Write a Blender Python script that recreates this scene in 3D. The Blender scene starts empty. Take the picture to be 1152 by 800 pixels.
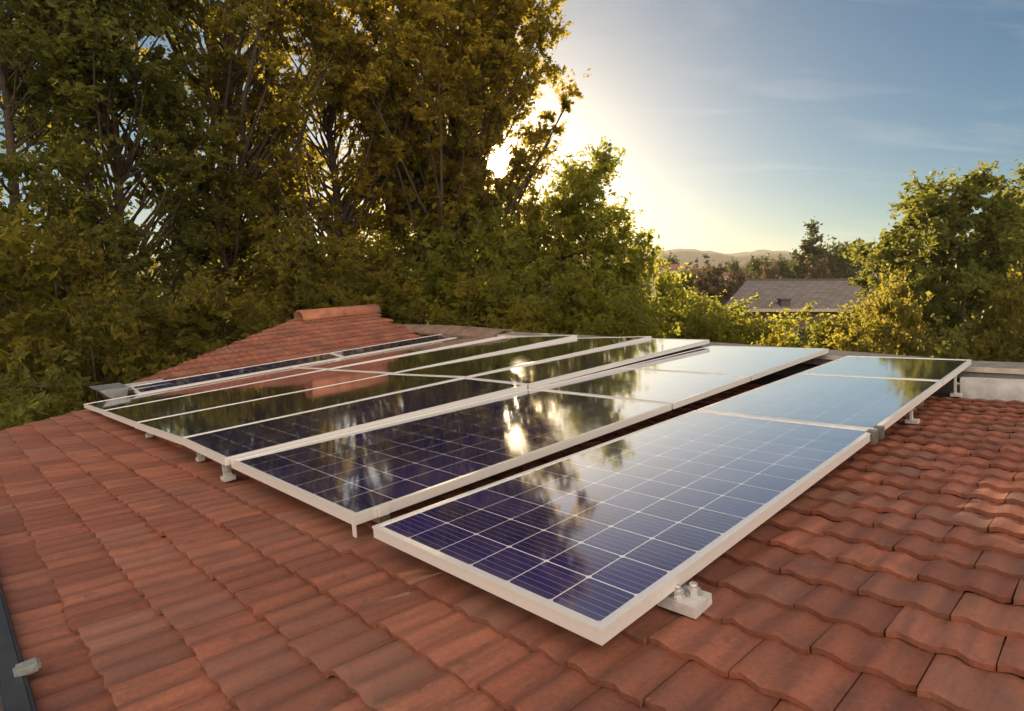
import bpy, bmesh, math, random
import numpy as np
from mathutils import Vector, Matrix

C = bpy.context.scene
COL = C.collection
R = math.radians
rng = np.random.default_rng(7)
random.seed(7)

# ------------------------------------------------------------------ camera
CAMZ = 5.5
F, CX, CY, HY = 658.14, 576.0, 400.0, 322.0
PITCH = math.atan((CY - HY) / F)
cp, sp = math.cos(PITCH), math.sin(PITCH)
cam_d = bpy.data.cameras.new('camera')
cam = bpy.data.objects.new('camera', cam_d)
COL.objects.link(cam)
cam.location = (0, 0, CAMZ)
cam.rotation_euler = (R(90) - PITCH, 0, 0)
cam_d.sensor_width = 36.0
cam_d.lens = F / 1152 * 36.0
cam_d.clip_start = 0.05
cam_d.clip_end = 6000
C.camera = cam


def ray(x, y):
    return Vector((0, cp, -sp)) + Vector((1, 0, 0)) * ((x - CX) / F) + Vector((0, sp, cp)) * ((CY - y) / F)


def at(x, y, D):
    r = ray(x, y)
    return Vector((0, 0, CAMZ)) + r * (D / r.y)


# ------------------------------------------------------------------ sky, sun, exposure
SUN_DIR = ray(561, 182).normalized()
SUN_EL = math.asin(SUN_DIR.z)
SUN_AZ = math.atan2(SUN_DIR.x, SUN_DIR.y)

world = bpy.data.worlds.new('World')
C.world = world
world.use_nodes = True
wt = world.node_tree
wt.nodes.clear()


def N(tree, typ, **kw):
    n = tree.nodes.new(typ)
    for k, v in kw.items():
        if k == 'inp':
            for i, val in v.items():
                n.inputs[i].default_value = val
        else:
            setattr(n, k, v)
    return n


def L(tree, a, ao, b, bi):
    tree.links.new(a.outputs[ao], b.inputs[bi])


SKY_STRENGTH = 0.05
w_out = N(wt, 'ShaderNodeOutputWorld')
bg = N(wt, 'ShaderNodeBackground', inp={'Strength': SKY_STRENGTH})
sky = N(wt, 'ShaderNodeTexSky', sky_type='NISHITA')
sky.sun_disc = False
sky.sun_elevation = SUN_EL
sky.sun_rotation = SUN_AZ
sky.altitude = 200
sky.air_density = 1.0
sky.dust_density = 0.8
sky.ozone_density = 1.0
tc = N(wt, 'ShaderNodeTexCoord')
# thin cirrus: noise on the direction, stretched along the horizon
sep = N(wt, 'ShaderNodeSeparateXYZ')
L(wt, tc, 'Generated', sep, 0)
zc = N(wt, 'ShaderNodeMath', operation='ADD', inp={1: 0.12})
L(wt, sep, 'Z', zc, 0)
zc2 = N(wt, 'ShaderNodeMath', operation='MAXIMUM', inp={1: 0.05})
L(wt, zc, 0, zc2, 0)
dx = N(wt, 'ShaderNodeMath', operation='DIVIDE')
L(wt, sep, 'X', dx, 0); L(wt, zc2, 0, dx, 1)
dy = N(wt, 'ShaderNodeMath', operation='DIVIDE')
L(wt, sep, 'Y', dy, 0); L(wt, zc2, 0, dy, 1)
cmb = N(wt, 'ShaderNodeCombineXYZ')
L(wt, dx, 0, cmb, 0); L(wt, dy, 0, cmb, 1)
cmap = N(wt, 'ShaderNodeMapping')
cmap.inputs['Rotation'].default_value = (0, 0, R(20))
cmap.inputs['Scale'].default_value = (0.9, 2.9, 1)
L(wt, cmb, 0, cmap, 0)
cn = N(wt, 'ShaderNodeTexNoise', inp={'Scale': 1.3, 'Detail': 9, 'Roughness': 0.58, 'Distortion': 0.5})
L(wt, cmap, 0, cn, 'Vector')
cr = N(wt, 'ShaderNodeMapRange', inp={'From Min': 0.52, 'From Max': 0.82, 'To Min': 0.0, 'To Max': 0.16})
L(wt, cn, 'Fac', cr, 0)
mixc = N(wt, 'ShaderNodeMixRGB', blend_type='MIX')
mixc.inputs['Color2'].default_value = (9.5, 8.9, 8.2, 1)
L(wt, cr, 0, mixc, 'Fac')
# the sun's own disc and the bright aureole of the hazy air round it
dot = N(wt, 'ShaderNodeVectorMath', operation='DOT_PRODUCT')
dot.inputs[1].default_value = SUN_DIR
L(wt, tc, 'Generated', dot, 0)
clampd = N(wt, 'ShaderNodeMath', operation='MINIMUM', inp={1: 1.0})
L(wt, dot, 'Value', clampd, 0)
acos = N(wt, 'ShaderNodeMath', operation='ARCCOSINE')
L(wt, clampd, 0, acos, 0)

# deeper, clearer blue away from the sun
far_ = N(wt, 'ShaderNodeMapRange', interpolation_type='SMOOTHSTEP', inp={'From Min': R(10), 'From Max': R(46), 'To Min': 0.0, 'To Max': 1.0})
L(wt, acos, 0, far_, 0)
tint_ = N(wt, 'ShaderNodeMixRGB')
tint_.inputs['Color1'].default_value = (0.52, 0.565, 0.64, 1)
tint_.inputs['Color2'].default_value = (0.035, 0.365, 0.60, 1)
L(wt, far_, 0, tint_, 'Fac')
skyt = N(wt, 'ShaderNodeMixRGB', blend_type='MULTIPLY', inp={'Fac': 1.0})
L(wt, sky, 'Color', skyt, 'Color1'); L(wt, tint_, 0, skyt, 'Color2')
L(wt, skyt, 0, mixc, 'Color1')


def gauss(sig, col):
    d = N(wt, 'ShaderNodeMath', operation='DIVIDE', inp={1: sig}); L(wt, acos, 0, d, 0)
    s = N(wt, 'ShaderNodeMath', operation='POWER', inp={1: 2.0}); L(wt, d, 0, s, 0)
    m = N(wt, 'ShaderNodeMath', operation='MULTIPLY', inp={1: -1.0}); L(wt, s, 0, m, 0)
    e = N(wt, 'ShaderNodeMath', operation='EXPONENT'); L(wt, m, 0, e, 0)
    v = N(wt, 'ShaderNodeVectorMath', operation='SCALE'); v.inputs[0].default_value = col
    L(wt, e, 0, v, 'Scale')
    return v


prev = mixc
for sig, col in ((R(1.0), (1400, 1180, 800)), (R(2.6), (38, 24, 9)), (R(6), (3.0, 1.9, 0.7)), (R(13), (0.8, 0.6, 0.3))):
    g = gauss(sig, col)
    a = N(wt, 'ShaderNodeVectorMath', operation='ADD')
    wt.links.new(prev.outputs[0], a.inputs[0]); wt.links.new(g.outputs[0], a.inputs[1])
    prev = a
# added warm fill light: an unseen bright cloud bank behind the camera
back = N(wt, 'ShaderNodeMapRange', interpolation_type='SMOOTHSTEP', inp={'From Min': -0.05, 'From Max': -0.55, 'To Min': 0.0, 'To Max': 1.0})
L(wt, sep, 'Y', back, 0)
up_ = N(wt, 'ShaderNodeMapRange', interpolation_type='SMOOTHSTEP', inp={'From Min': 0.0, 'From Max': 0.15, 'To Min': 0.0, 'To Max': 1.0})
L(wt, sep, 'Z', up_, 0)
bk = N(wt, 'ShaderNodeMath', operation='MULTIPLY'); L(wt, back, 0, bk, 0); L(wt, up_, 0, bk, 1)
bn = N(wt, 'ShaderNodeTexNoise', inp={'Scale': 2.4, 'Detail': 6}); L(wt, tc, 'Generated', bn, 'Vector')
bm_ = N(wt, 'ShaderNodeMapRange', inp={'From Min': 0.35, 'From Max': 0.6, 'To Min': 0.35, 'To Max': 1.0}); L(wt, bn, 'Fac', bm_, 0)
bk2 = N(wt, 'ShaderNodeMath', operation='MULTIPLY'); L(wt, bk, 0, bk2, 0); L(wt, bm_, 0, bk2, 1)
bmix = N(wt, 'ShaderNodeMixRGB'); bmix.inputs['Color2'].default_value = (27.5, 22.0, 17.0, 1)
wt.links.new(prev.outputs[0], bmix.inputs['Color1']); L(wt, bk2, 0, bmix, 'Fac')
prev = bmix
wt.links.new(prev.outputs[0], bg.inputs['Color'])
L(wt, bg, 0, w_out, 'Surface')

sun_d = bpy.data.lights.new('sun', 'SUN')
sun_d.energy = 5.0
sun_d.angle = R(0.5)
sun_d.color = (1.0, 0.74, 0.42)
sun = bpy.data.objects.new('sun', sun_d)
COL.objects.link(sun)
sun.rotation_euler = SUN_DIR.to_track_quat('Z', 'Y').to_euler()

C.view_settings.view_transform = 'Standard'
C.view_settings.look = 'None'
C.view_settings.gamma = 1
C.view_settings.use_curve_mapping = False
C.view_settings.exposure = 1.30
C.render.engine = 'CYCLES'
C.cycles.max_bounces = 8
C.cycles.diffuse_bounces = 3
C.cycles.glossy_bounces = 3
C.cycles.transmission_bounces = 4
C.cycles.volume_bounces = 0
C.cycles.caustics_reflective = False
C.cycles.caustics_refractive = False
C.cycles.sample_clamp_indirect = 6.0
C.cycles.use_denoising = True

HAZE_DENSITY = 0.00020
HAZE_G = 0.2

# ------------------------------------------------------------------ helpers


def tag(o, label=None, cat=None, group=None, kind=None):
    if label: o['label'] = label
    if cat: o['category'] = cat
    if group: o['group'] = group
    if kind: o['kind'] = kind
    return o


def link(o, parent=None):
    COL.objects.link(o)
    if parent is not None:
        o.parent = parent
    return o


def empty(name, loc=(0, 0, 0), mat=None):
    o = bpy.data.objects.new(name, None)
    o.empty_display_size = 0.2
    link(o)
    if mat is not None:
        o.matrix_world = mat
    else:
        o.location = loc
    return o


def mesh_np(name, verts, faces, mats=None, parent=None, smooth=False, face_attrs=None, uv=None, mat_idx=None):
    """verts (n,3); faces: (m,4) or (m,3) int array"""
    verts = np.asarray(verts, dtype=np.float32)
    faces = np.asarray(faces, dtype=np.int32)
    k = faces.shape[1]
    me = bpy.data.meshes.new(name)
    me.vertices.add(len(verts))
    me.vertices.foreach_set('co', verts.ravel())
    me.loops.add(faces.size)
    me.loops.foreach_set('vertex_index', faces.ravel())
    me.polygons.add(len(faces))
    me.polygons.foreach_set('loop_start', np.arange(0, faces.size, k, dtype=np.int32))
    me.polygons.foreach_set('loop_total', np.full(len(faces), k, dtype=np.int32))
    me.polygons.foreach_set('use_smooth', np.full(len(faces), bool(smooth)))
    if mat_idx is not None:
        me.polygons.foreach_set('material_index', np.asarray(mat_idx, dtype=np.int32))
    if uv is not None:
        l = me.uv_layers.new(name='UVMap')
        l.data.foreach_set('uv', np.asarray(uv, dtype=np.float32)[faces.ravel()].ravel())
    me.update(calc_edges=True)
    for an, av in (face_attrs or {}).items():
        a = me.attributes.new(an, 'FLOAT', 'FACE')
        a.data.foreach_set('value', np.asarray(av, dtype=np.float32))
    me.validate()
    for m in (mats if isinstance(mats, (list, tuple)) else [mats]):
        if m: me.materials.append(m)
    o = bpy.data.objects.new(name, me)
    return link(o, parent)


def bm_obj(name, bm, mat, parent=None, smooth=False, bevel=0.0):
    if bevel > 0:
        bmesh.ops.bevel(bm, geom=[e for e in bm.edges if e.calc_face_angle(0) > 0.6], offset=bevel, segments=2, affect='EDGES', clamp_overlap=True)
    me = bpy.data.meshes.new(name)
    bm.normal_update()
    bm.to_mesh(me)
    bm.free()
    if smooth:
        me.polygons.foreach_set('use_smooth', [True] * len(me.polygons))
    me.materials.append(mat)
    o = bpy.data.objects.new(name, me)
    return link(o, parent)


def add_box(bm, x0, x1, y0, y1, z0, z1):
    vs = [bm.verts.new(p) for p in ((x0, y0, z0), (x1, y0, z0), (x1, y1, z0), (x0, y1, z0), (x0, y0, z1), (x1, y0, z1), (x1, y1, z1), (x0, y1, z1))]
    for f in ((3, 2, 1, 0), (4, 5, 6, 7), (0, 1, 5, 4), (1, 2, 6, 5), (2, 3, 7, 6), (3, 0, 4, 7)):
        bm.faces.new([vs[i] for i in f])
    return vs


def add_hexa(bm, bot, top):
    """bot, top: 4 points each, counter-clockwise from above"""
    b = [bm.verts.new(p) for p in bot]; t = [bm.verts.new(p) for p in top]
    bm.faces.new(b[::-1]); bm.faces.new(t)
    for i in range(4):
        j = (i + 1) % 4
        bm.faces.new((b[i], b[j], t[j], t[i]))


def add_cyl(bm, c, axis, r, h, seg=16, r2=None):
    m = Vector(axis).normalized().to_track_quat('Z', 'Y').to_matrix().to_4x4()
    m.translation = Vector(c) + Vector(axis).normalized() * h / 2
    bmesh.ops.create_cone(bm, cap_ends=True, segments=seg, radius1=r, radius2=r if r2 is None else r2, depth=h, matrix=m)


def add_dome(bm, c, r, sz=1.0):
    m = Matrix.Translation(Vector(c)) @ Matrix.Diagonal((1, 1, sz, 1))
    bmesh.ops.create_uvsphere(bm, u_segments=16, v_segments=10, radius=r, matrix=m)


# ------------------------------------------------------------------ materials


def new_mat(name):
    m = bpy.data.materials.new(name)
    m.use_nodes = True
    t = m.node_tree
    t.nodes.clear()
    out = N(t, 'ShaderNodeOutputMaterial')
    return m, t, out


def simple(name, col, rough=0.6, metal=0.0, var=0.25, scale=8.0, bump=0.15, spec=0.5, coords='Object'):
    m, t, out = new_mat(name)
    p = N(t, 'ShaderNodeBsdfPrincipled', inp={'Roughness': rough, 'Metallic': metal, 'Specular IOR Level': spec})
    tc = N(t, 'ShaderNodeTexCoord')
    n = N(t, 'ShaderNodeTexNoise', inp={'Scale': scale, 'Detail': 6, 'Roughness': 0.6})
    L(t, tc, coords, n, 'Vector')
    mr = N(t, 'ShaderNodeMapRange', inp={'From Min': 0.3, 'From Max': 0.7, 'To Min': 1 - var, 'To Max': 1 + var * 0.6})
    L(t, n, 'Fac', mr, 0)
    v = N(t, 'ShaderNodeVectorMath', operation='SCALE'); v.inputs[0].default_value = col
    L(t, mr, 0, v, 'Scale')
    L(t, v, 0, p, 'Base Color')
    if bump:
        b = N(t, 'ShaderNodeBump', inp={'Strength': bump, 'Distance': 0.01})
        L(t, n, 'Fac', b, 'Height'); L(t, b, 0, p, 'Normal')
    L(t, p, 0, out, 'Surface')
    return m


def tile_material(name='terracotta'):
    m, t, out = new_mat(name)
    p = N(t, 'ShaderNodeBsdfPrincipled', inp={'Roughness': 0.72, 'Specular IOR Level': 0.35})
    r1 = N(t, 'ShaderNodeAttribute', attribute_name='rnd')
    r2 = N(t, 'ShaderNodeAttribute', attribute_name='rnd2')
    ramp = N(t, 'ShaderNodeValToRGB')
    e = ramp.color_ramp.elements
    e[0].position = 0.0; e[0].color = (0.245, 0.090, 0.058, 1)
    e[1].position = 1.0; e[1].color = (0.41, 0.152, 0.089, 1)
    for pos, c in ((0.3, (0.29, 0.104, 0.062)), (0.55, (0.335, 0.124, 0.078)), (0.8, (0.38, 0.150, 0.094))):
        x = ramp.color_ramp.elements.new(pos); x.color = (*c, 1)
    L(t, r1, 'Fac', ramp, 0)
    # streaks running down each tile, in the tile's own coordinates
    uv = N(t, 'ShaderNodeUVMap')
    mp = N(t, 'ShaderNodeMapping'); mp.inputs['Scale'].default_value = (26, 2.5, 1)
    L(t, uv, 0, mp, 0)
    st = N(t, 'ShaderNodeTexNoise', inp={'Scale': 1.0, 'Detail': 4, 'Roughness': 0.55})
    L(t, mp, 0, st, 'Vector')
    sm = N(t, 'ShaderNodeMapRange', inp={'From Min': 0.35, 'From Max': 0.68, 'To Min': 0.0, 'To Max': 1.0})
    L(t, st, 'Fac', sm, 0)
    mix1 = N(t, 'ShaderNodeMixRGB'); mix1.inputs['Color2'].default_value = (0.15, 0.070, 0.054, 1)
    mf = N(t, 'ShaderNodeMath', operation='MULTIPLY', inp={1: 0.75}); L(t, sm, 0, mf, 0)
    L(t, mf, 0, mix1, 'Fac'); L(t, ramp, 0, mix1, 'Color1')
    # broad weathering, soot and a little pale lime bloom
    tc = N(t, 'ShaderNodeTexCoord')
    wn = N(t, 'ShaderNodeTexNoise', inp={'Scale': 1.7, 'Detail': 7, 'Roughness': 0.62})
    L(t, tc, 'Object', wn, 'Vector')
    wm = N(t, 'ShaderNodeMapRange', inp={'From Min': 0.50, 'From Max': 0.72, 'To Min': 0.0, 'To Max': 0.55})
    L(t, wn, 'Fac', wm, 0)
    mix2 = N(t, 'ShaderNodeMixRGB'); mix2.inputs['Color2'].default_value = (0.135, 0.075, 0.060, 1)
    L(t, wm, 0, mix2, 'Fac'); L(t, mix1, 0, mix2, 'Color1')
    gn = N(t, 'ShaderNodeTexNoise', inp={'Scale': 90, 'Detail': 5, 'Roughness': 0.7})
    L(t, tc, 'Object', gn, 'Vector')
    gm = N(t, 'ShaderNodeMapRange', inp={'From Min': 0.3, 'From Max': 0.7, 'To Min': 0.80, 'To Max': 1.14})
    L(t, gn, 'Fac', gm, 0)
    sc = N(t, 'ShaderNodeVectorMath', operation='SCALE')
    L(t, mix2, 0, sc, 0); L(t, gm, 0, sc, 'Scale')
    vo = N(t, 'ShaderNodeTexNoise', inp={'Scale': 34, 'Detail': 3, 'Roughness': 0.5}); L(t, tc, 'Object', vo, 'Vector')
    vm = N(t, 'ShaderNodeMapRange', inp={'From Min': 0.66, 'From Max': 0.72, 'To Min': 0.0, 'To Max': 0.5}); L(t, vo, 'Fac', vm, 0)
    vk = N(t, 'ShaderNodeMath', operation='MULTIPLY'); L(t, vm, 0, vk, 0); L(t, wn, 'Fac', vk, 1)
    mixl = N(t, 'ShaderNodeMixRGB'); mixl.inputs['Color2'].default_value = (0.30, 0.25, 0.19, 1)
    L(t, vk, 0, mixl, 'Fac'); L(t, sc, 0, mixl, 'Color1')
    vo2 = N(t, 'ShaderNodeTexNoise', inp={'Scale': 13, 'Detail': 6, 'Roughness': 0.65}); L(t, tc, 'Object', vo2, 'Vector')
    vm2 = N(t, 'ShaderNodeMapRange', inp={'From Min': 0.58, 'From Max': 0.72, 'To Min': 0.0, 'To Max': 0.6}); L(t, vo2, 'Fac', vm2, 0)
    mixs = N(t, 'ShaderNodeMixRGB'); mixs.inputs['Color2'].default_value = (0.10, 0.062, 0.050, 1)
    L(t, vm2, 0, mixs, 'Fac'); L(t, mixl, 0, mixs, 'Color1')
    # grey tiles here and there
    gg = N(t, 'ShaderNodeMapRange', inp={'From Min': 0.72, 'From Max': 1.0, 'To Min': 0.0, 'To Max': 0.45})
    L(t, r2, 'Fac', gg, 0)
    mix3 = N(t, 'ShaderNodeMixRGB'); mix3.inputs['Color2'].default_value = (0.22, 0.135, 0.105, 1)
    L(t, gg, 0, mix3, 'Fac'); L(t, mixs, 0, mix3, 'Color1')
    L(t, mix3, 0, p, 'Base Color')
    b = N(t, 'ShaderNodeBump', inp={'Strength': 0.35, 'Distance': 0.004})
    ad = N(t, 'ShaderNodeMath', operation='ADD'); L(t, gn, 'Fac', ad, 0); L(t, st, 'Fac', ad, 1)
    L(t, ad, 0, b, 'Height'); L(t, b, 0, p, 'Normal')
    L(t, p, 0, out, 'Surface')
    return m


def panel_material():
    """UV: one unit per solar cell; x across the panel, y along it"""
    m, t, out = new_mat('photovoltaic_glass')
    uv = N(t, 'ShaderNodeUVMap')
    s = N(t, 'ShaderNodeSeparateXYZ'); L(t, uv, 0, s, 0)

    def fr(inp, out_i, mul=1.0):
        a = N(t, 'ShaderNodeMath', operation='MULTIPLY', inp={1: mul}); L(t, inp, out_i, a, 0)
        b = N(t, 'ShaderNodeMath', operation='FRACT'); L(t, a, 0, b, 0)
        c = N(t, 'ShaderNodeMath', operation='SUBTRACT', inp={1: 0.5}); L(t, b, 0, c, 0)
        d = N(t, 'ShaderNodeMath', operation='ABSOLUTE'); L(t, c, 0, d, 0)   # 0.5 on the cell border
        return d

    def line(node, thr):
        g = N(t, 'ShaderNodeMath', operation='GREATER_THAN', inp={1: thr}); L(t, node, 0, g, 0)
        return g

    ax, ay = fr(s, 'X'), fr(s, 'Y')
    lx, ly = line(ax, 0.4880), line(ay, 0.4860)
    sm = N(t, 'ShaderNodeMath', operation='ADD'); L(t, ax, 0, sm, 0); L(t, ay, 0, sm, 1)
    dia = line(sm, 0.930)
    mx = N(t, 'ShaderNodeMath', operation='MAXIMUM'); L(t, lx, 0, mx, 0); L(t, ly, 0, mx, 1)
    grid = N(t, 'ShaderNodeMath', operation='MAXIMUM'); L(t, mx, 0, grid, 0); L(t, dia, 0, grid, 1)
    bus = line(fr(s, 'Y', 6.0), 0.462)
    # each cell its own slight tone of blue-violet
    fx = N(t, 'ShaderNodeMath', operation='FLOOR'); L(t, s, 'X', fx, 0)
    fy = N(t, 'ShaderNodeMath', operation='FLOOR'); L(t, s, 'Y', fy, 0)
    cc = N(t, 'ShaderNodeCombineXYZ'); L(t, fx, 0, cc, 0); L(t, fy, 0, cc, 1)
    oi = N(t, 'ShaderNodeObjectInfo'); L(t, oi, 'Random', cc, 2)
    wn = N(t, 'ShaderNodeTexWhiteNoise', noise_dimensions='3D'); L(t, cc, 0, wn, 'Vector')
    ramp = N(t, 'ShaderNodeValToRGB')
    e = ramp.color_ramp.elements
    e[0].color = (0.014, 0.012, 0.080, 1); e[1].color = (0.036, 0.026, 0.165, 1)
    L(t, wn, 'Value', ramp, 0)
    m1 = N(t, 'ShaderNodeMixRGB'); m1.inputs['Color2'].default_value = (0.30, 0.31, 0.36, 1)
    bf = N(t, 'ShaderNodeMath', operation='MULTIPLY', inp={1: 0.75}); L(t, bus, 0, bf, 0)
    L(t, bf, 0, m1, 'Fac'); L(t, ramp, 0, m1, 'Color1')
    m2 = N(t, 'ShaderNodeMixRGB'); m2.inputs['Color2'].default_value = (0.80, 0.80, 0.80, 1)
    L(t, grid, 0, m2, 'Fac'); L(t, m1, 0, m2, 'Color1')
    # dust film
    tc = N(t, 'ShaderNodeTexCoord')
    dn = N(t, 'ShaderNodeTexNoise', inp={'Scale': 3.0, 'Detail': 8, 'Roughness': 0.65})
    L(t, tc, 'Object', dn, 'Vector')
    dm = N(t, 'ShaderNodeMapRange', inp={'From Min': 0.35, 'From Max': 0.75, 'To Min': 0.002, 'To Max': 0.035})
    L(t, dn, 'Fac', dm, 0)
    # grime washed down to the low end of the glass
    gr = N(t, 'ShaderNodeMapRange', interpolation_type='SMOOTHSTEP', inp={'From Min': 0.35, 'From Max': 0.0, 'To Min': 0.0, 'To Max': 0.16}); L(t, s, 'Y', gr, 0)
    gs = N(t, 'ShaderNodeMath', operation='MULTIPLY'); L(t, gr, 0, gs, 0); L(t, dn, 'Fac', gs, 1)
    ga = N(t, 'ShaderNodeMath', operation='ADD'); L(t, gs, 0, ga, 0); L(t, dm, 0, ga, 1)
    m3 = N(t, 'ShaderNodeMixRGB'); m3.inputs['Color2'].default_value = (0.45, 0.42, 0.38, 1)
    L(t, ga, 0, m3, 'Fac'); L(t, m2, 0, m3, 'Color1')
    rm = N(t, 'ShaderNodeMapRange', inp={'From Min': 0.3, 'From Max': 0.7, 'To Min': 0.035, 'To Max': 0.085})
    L(t, dn, 'Fac', rm, 0)
    p = N(t, 'ShaderNodeBsdfPrincipled', inp={'IOR': 1.5, 'Specular IOR Level': 0.5})
    L(t, m3, 0, p, 'Base Color'); L(t, rm, 0, p, 'Roughness')
    wv = N(t, 'ShaderNodeTexNoise', inp={'Scale': 2.2, 'Detail': 2})
    L(t, tc, 'Object', wv, 'Vector')
    b = N(t, 'ShaderNodeBump', inp={'Strength': 0.04, 'Distance': 0.02}); L(t, wv, 'Fac', b, 'Height')
    L(t, b, 0, p, 'Normal')
    # the hard glass front: reflection climbs steeply towards grazing angles
    lw = N(t, 'ShaderNodeLayerWeight', inp={'Blend': 0.5}); L(t, b, 0, lw, 'Normal')
    fz = N(t, 'ShaderNodeMapRange', inp={'From Min': 0.55, 'From Max': 0.88, 'To Min': 0.06, 'To Max': 0.90}); L(t, lw, 'Facing', fz, 0)
    gl = N(t, 'ShaderNodeBsdfGlossy', inp={'Color': (0.97, 0.97, 0.98, 1)})
    L(t, rm, 0, gl, 'Roughness'); L(t, b, 0, gl, 'Normal')
    mg_ = N(t, 'ShaderNodeMixShader')
    L(t, fz, 0, mg_, 'Fac'); L(t, p, 0, mg_, 1); L(t, gl, 0, mg_, 2)
    L(t, mg_, 0, out, 'Surface')
    return m


def leaf_material(name, c0, c1, trans=0.45, tcol=(0.55, 0.50, 0.06)):
    """per-leaf tint from the face attribute 'tint'"""
    m, t, out = new_mat(name)
    at_ = N(t, 'ShaderNodeAttribute', attribute_name='tint')
    ramp = N(t, 'ShaderNodeValToRGB')
    e = ramp.color_ramp.elements
    e[0].color = (*c0, 1); e[1].color = (*c1, 1)
    L(t, at_, 'Fac', ramp, 0)
    d = N(t, 'ShaderNodeBsdfPrincipled', inp={'Roughness': 0.55, 'Specular IOR Level': 0.3})
    L(t, ramp, 0, d, 'Base Color')
    tr = N(t, 'ShaderNodeBsdfTranslucent')
    mc = N(t, 'ShaderNodeVectorMath', operation='SCALE', inp={'Scale': 2.3}); L(t, ramp, 0, mc, 0)
    mt = N(t, 'ShaderNodeMixRGB', inp={'Fac': 0.25}); mt.inputs['Color2'].default_value = (*tcol, 1)
    L(t, mc, 0, mt, 'Color1'); L(t, mt, 0, tr, 'Color')
    mx = N(t, 'ShaderNodeMixShader', inp={'Fac': trans})
    L(t, d, 0, mx, 1); L(t, tr, 0, mx, 2)
    L(t, mx, 0, out, 'Surface')
    return m


M = {}
M['tile'] = tile_material()
M['glass'] = panel_material()
M['frame'] = simple('anodised_frame', (0.82, 0.815, 0.80), 0.40, 0.30, 0.04, 60, 0.03, 0.6)
M['frame_back'] = simple('panel_backsheet', (0.55, 0.55, 0.55), 0.7, 0, 0.1)
M['rail'] = simple('aluminium_rail', (0.60, 0.60, 0.60), 0.38, 0.85, 0.15, 20, 0.05)
M['bracket'] = simple('cast_aluminium', (0.66, 0.66, 0.65), 0.45, 0.25, 0.22, 40, 0.2)
M['bolt'] = simple('zinc_bolt', (0.62, 0.62, 0.62), 0.35, 0.6, 0.2, 60, 0.1)
M['dark_clamp'] = simple('weathered_clamp', (0.16, 0.15, 0.14), 0.5, 0.4, 0.3, 60, 0.1)
M['deck'] = simple('roofing_felt', (0.045, 0.035, 0.030), 0.9, 0, 0.3, 12, 0.3)
M['plaster'] = simple('cream_plaster', (0.55, 0.48, 0.38), 0.9, 0, 0.15, 3, 0.3)
M['flash'] = simple('galvanised_flashing', (0.62, 0.64, 0.66), 0.45, 0.2, 0.30, 9, 0.08)
M['coping'] = simple('grey_coping', (0.23, 0.215, 0.20), 0.65, 0.0, 0.35, 12, 0.2)
M['coping_edge'] = simple('pale_coping_edge', (0.50, 0.46, 0.40), 0.6, 0.0, 0.25, 16, 0.1)
M['claycap'] = simple('weathered_clay', (0.30, 0.135, 0.085), 0.8, 0, 0.45, 7, 0.3)
M['ridge'] = simple('ridge_clay', (0.36, 0.145, 0.08), 0.75, 0, 0.65, 2.2, 0.2)
M['board'] = simple('weathered_ridge_board', (0.20, 0.135, 0.105), 0.8, 0, 0.4, 6, 0.3)
M['mortar'] = simple('ridge_mortar', (0.34, 0.30, 0.26), 0.9, 0, 0.3, 30, 0.4)
M['zinc'] = simple('dull_zinc', (0.33, 0.36, 0.38), 0.4, 0.5, 0.3, 9, 0.1)
M['channel'] = simple('slate_grey_channel', (0.055, 0.06, 0.068), 0.45, 0.3, 0.3, 14, 0.1)
M['clip'] = simple('grey_clip', (0.30, 0.33, 0.32), 0.5, 0.3, 0.3, 40, 0.2)
M['bark'] = simple('bark', (0.085, 0.060, 0.042), 0.9, 0, 0.5, 9, 0.8)
M['bark_pale'] = simple('bark_pale', (0.16, 0.12, 0.085), 0.9, 0, 0.5, 9, 0.8)
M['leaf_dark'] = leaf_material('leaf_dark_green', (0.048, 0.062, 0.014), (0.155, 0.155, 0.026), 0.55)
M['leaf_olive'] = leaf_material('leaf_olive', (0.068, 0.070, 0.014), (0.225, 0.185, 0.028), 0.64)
M['leaf_gold'] = leaf_material('leaf_golden_sun_glow', (0.080, 0.078, 0.013), (0.275, 0.215, 0.024), 0.70, (0.68, 0.52, 0.06))  # golden leaves, with the warm glow round the sun put into their colour
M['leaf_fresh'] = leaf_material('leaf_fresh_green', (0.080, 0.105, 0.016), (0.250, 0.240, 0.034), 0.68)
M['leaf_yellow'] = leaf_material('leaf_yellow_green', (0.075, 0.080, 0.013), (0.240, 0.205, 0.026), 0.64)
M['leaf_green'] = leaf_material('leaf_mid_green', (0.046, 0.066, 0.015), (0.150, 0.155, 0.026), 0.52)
M['leaf_far'] = leaf_material('leaf_far_green', (0.035, 0.050, 0.022), (0.080, 0.085, 0.030), 0.30)
M['leaf_rust'] = leaf_material('leaf_russet', (0.062, 0.052, 0.032), (0.115, 0.090, 0.052), 0.30, (0.4, 0.2, 0.08))
M['shingle'] = None

# ------------------------------------------------------------------ roof frame: (u, v, h) -> world
NN = Vector((-0.08802871, 0.00793966, 0.9960863))
UU = Vector((0.70446689, -0.70648255, 0.06788824))
VV = Vector((0.7042566, 0.70768593, 0.05659752))
U0, V0, D0 = -0.77661, 0.98729, 0.74911
ORG = Vector((0, 0, CAMZ)) - NN * D0 + UU * U0 + VV * V0
ROT = Matrix((UU, VV, NN)).transposed()
RM = Matrix.Translation(ORG) @ ROT.to_4x4()          # roof space -> world
aO, aU, aV, aN = (np.array(x) for x in (ORG, UU, VV, NN))


def P(u, v, h):
    return ORG + UU * u + VV * v + NN * h


def Pn(a):
    return aO + a[:, 0:1] * aU + a[:, 1:2] * aV + a[:, 2:3] * aN


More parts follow.
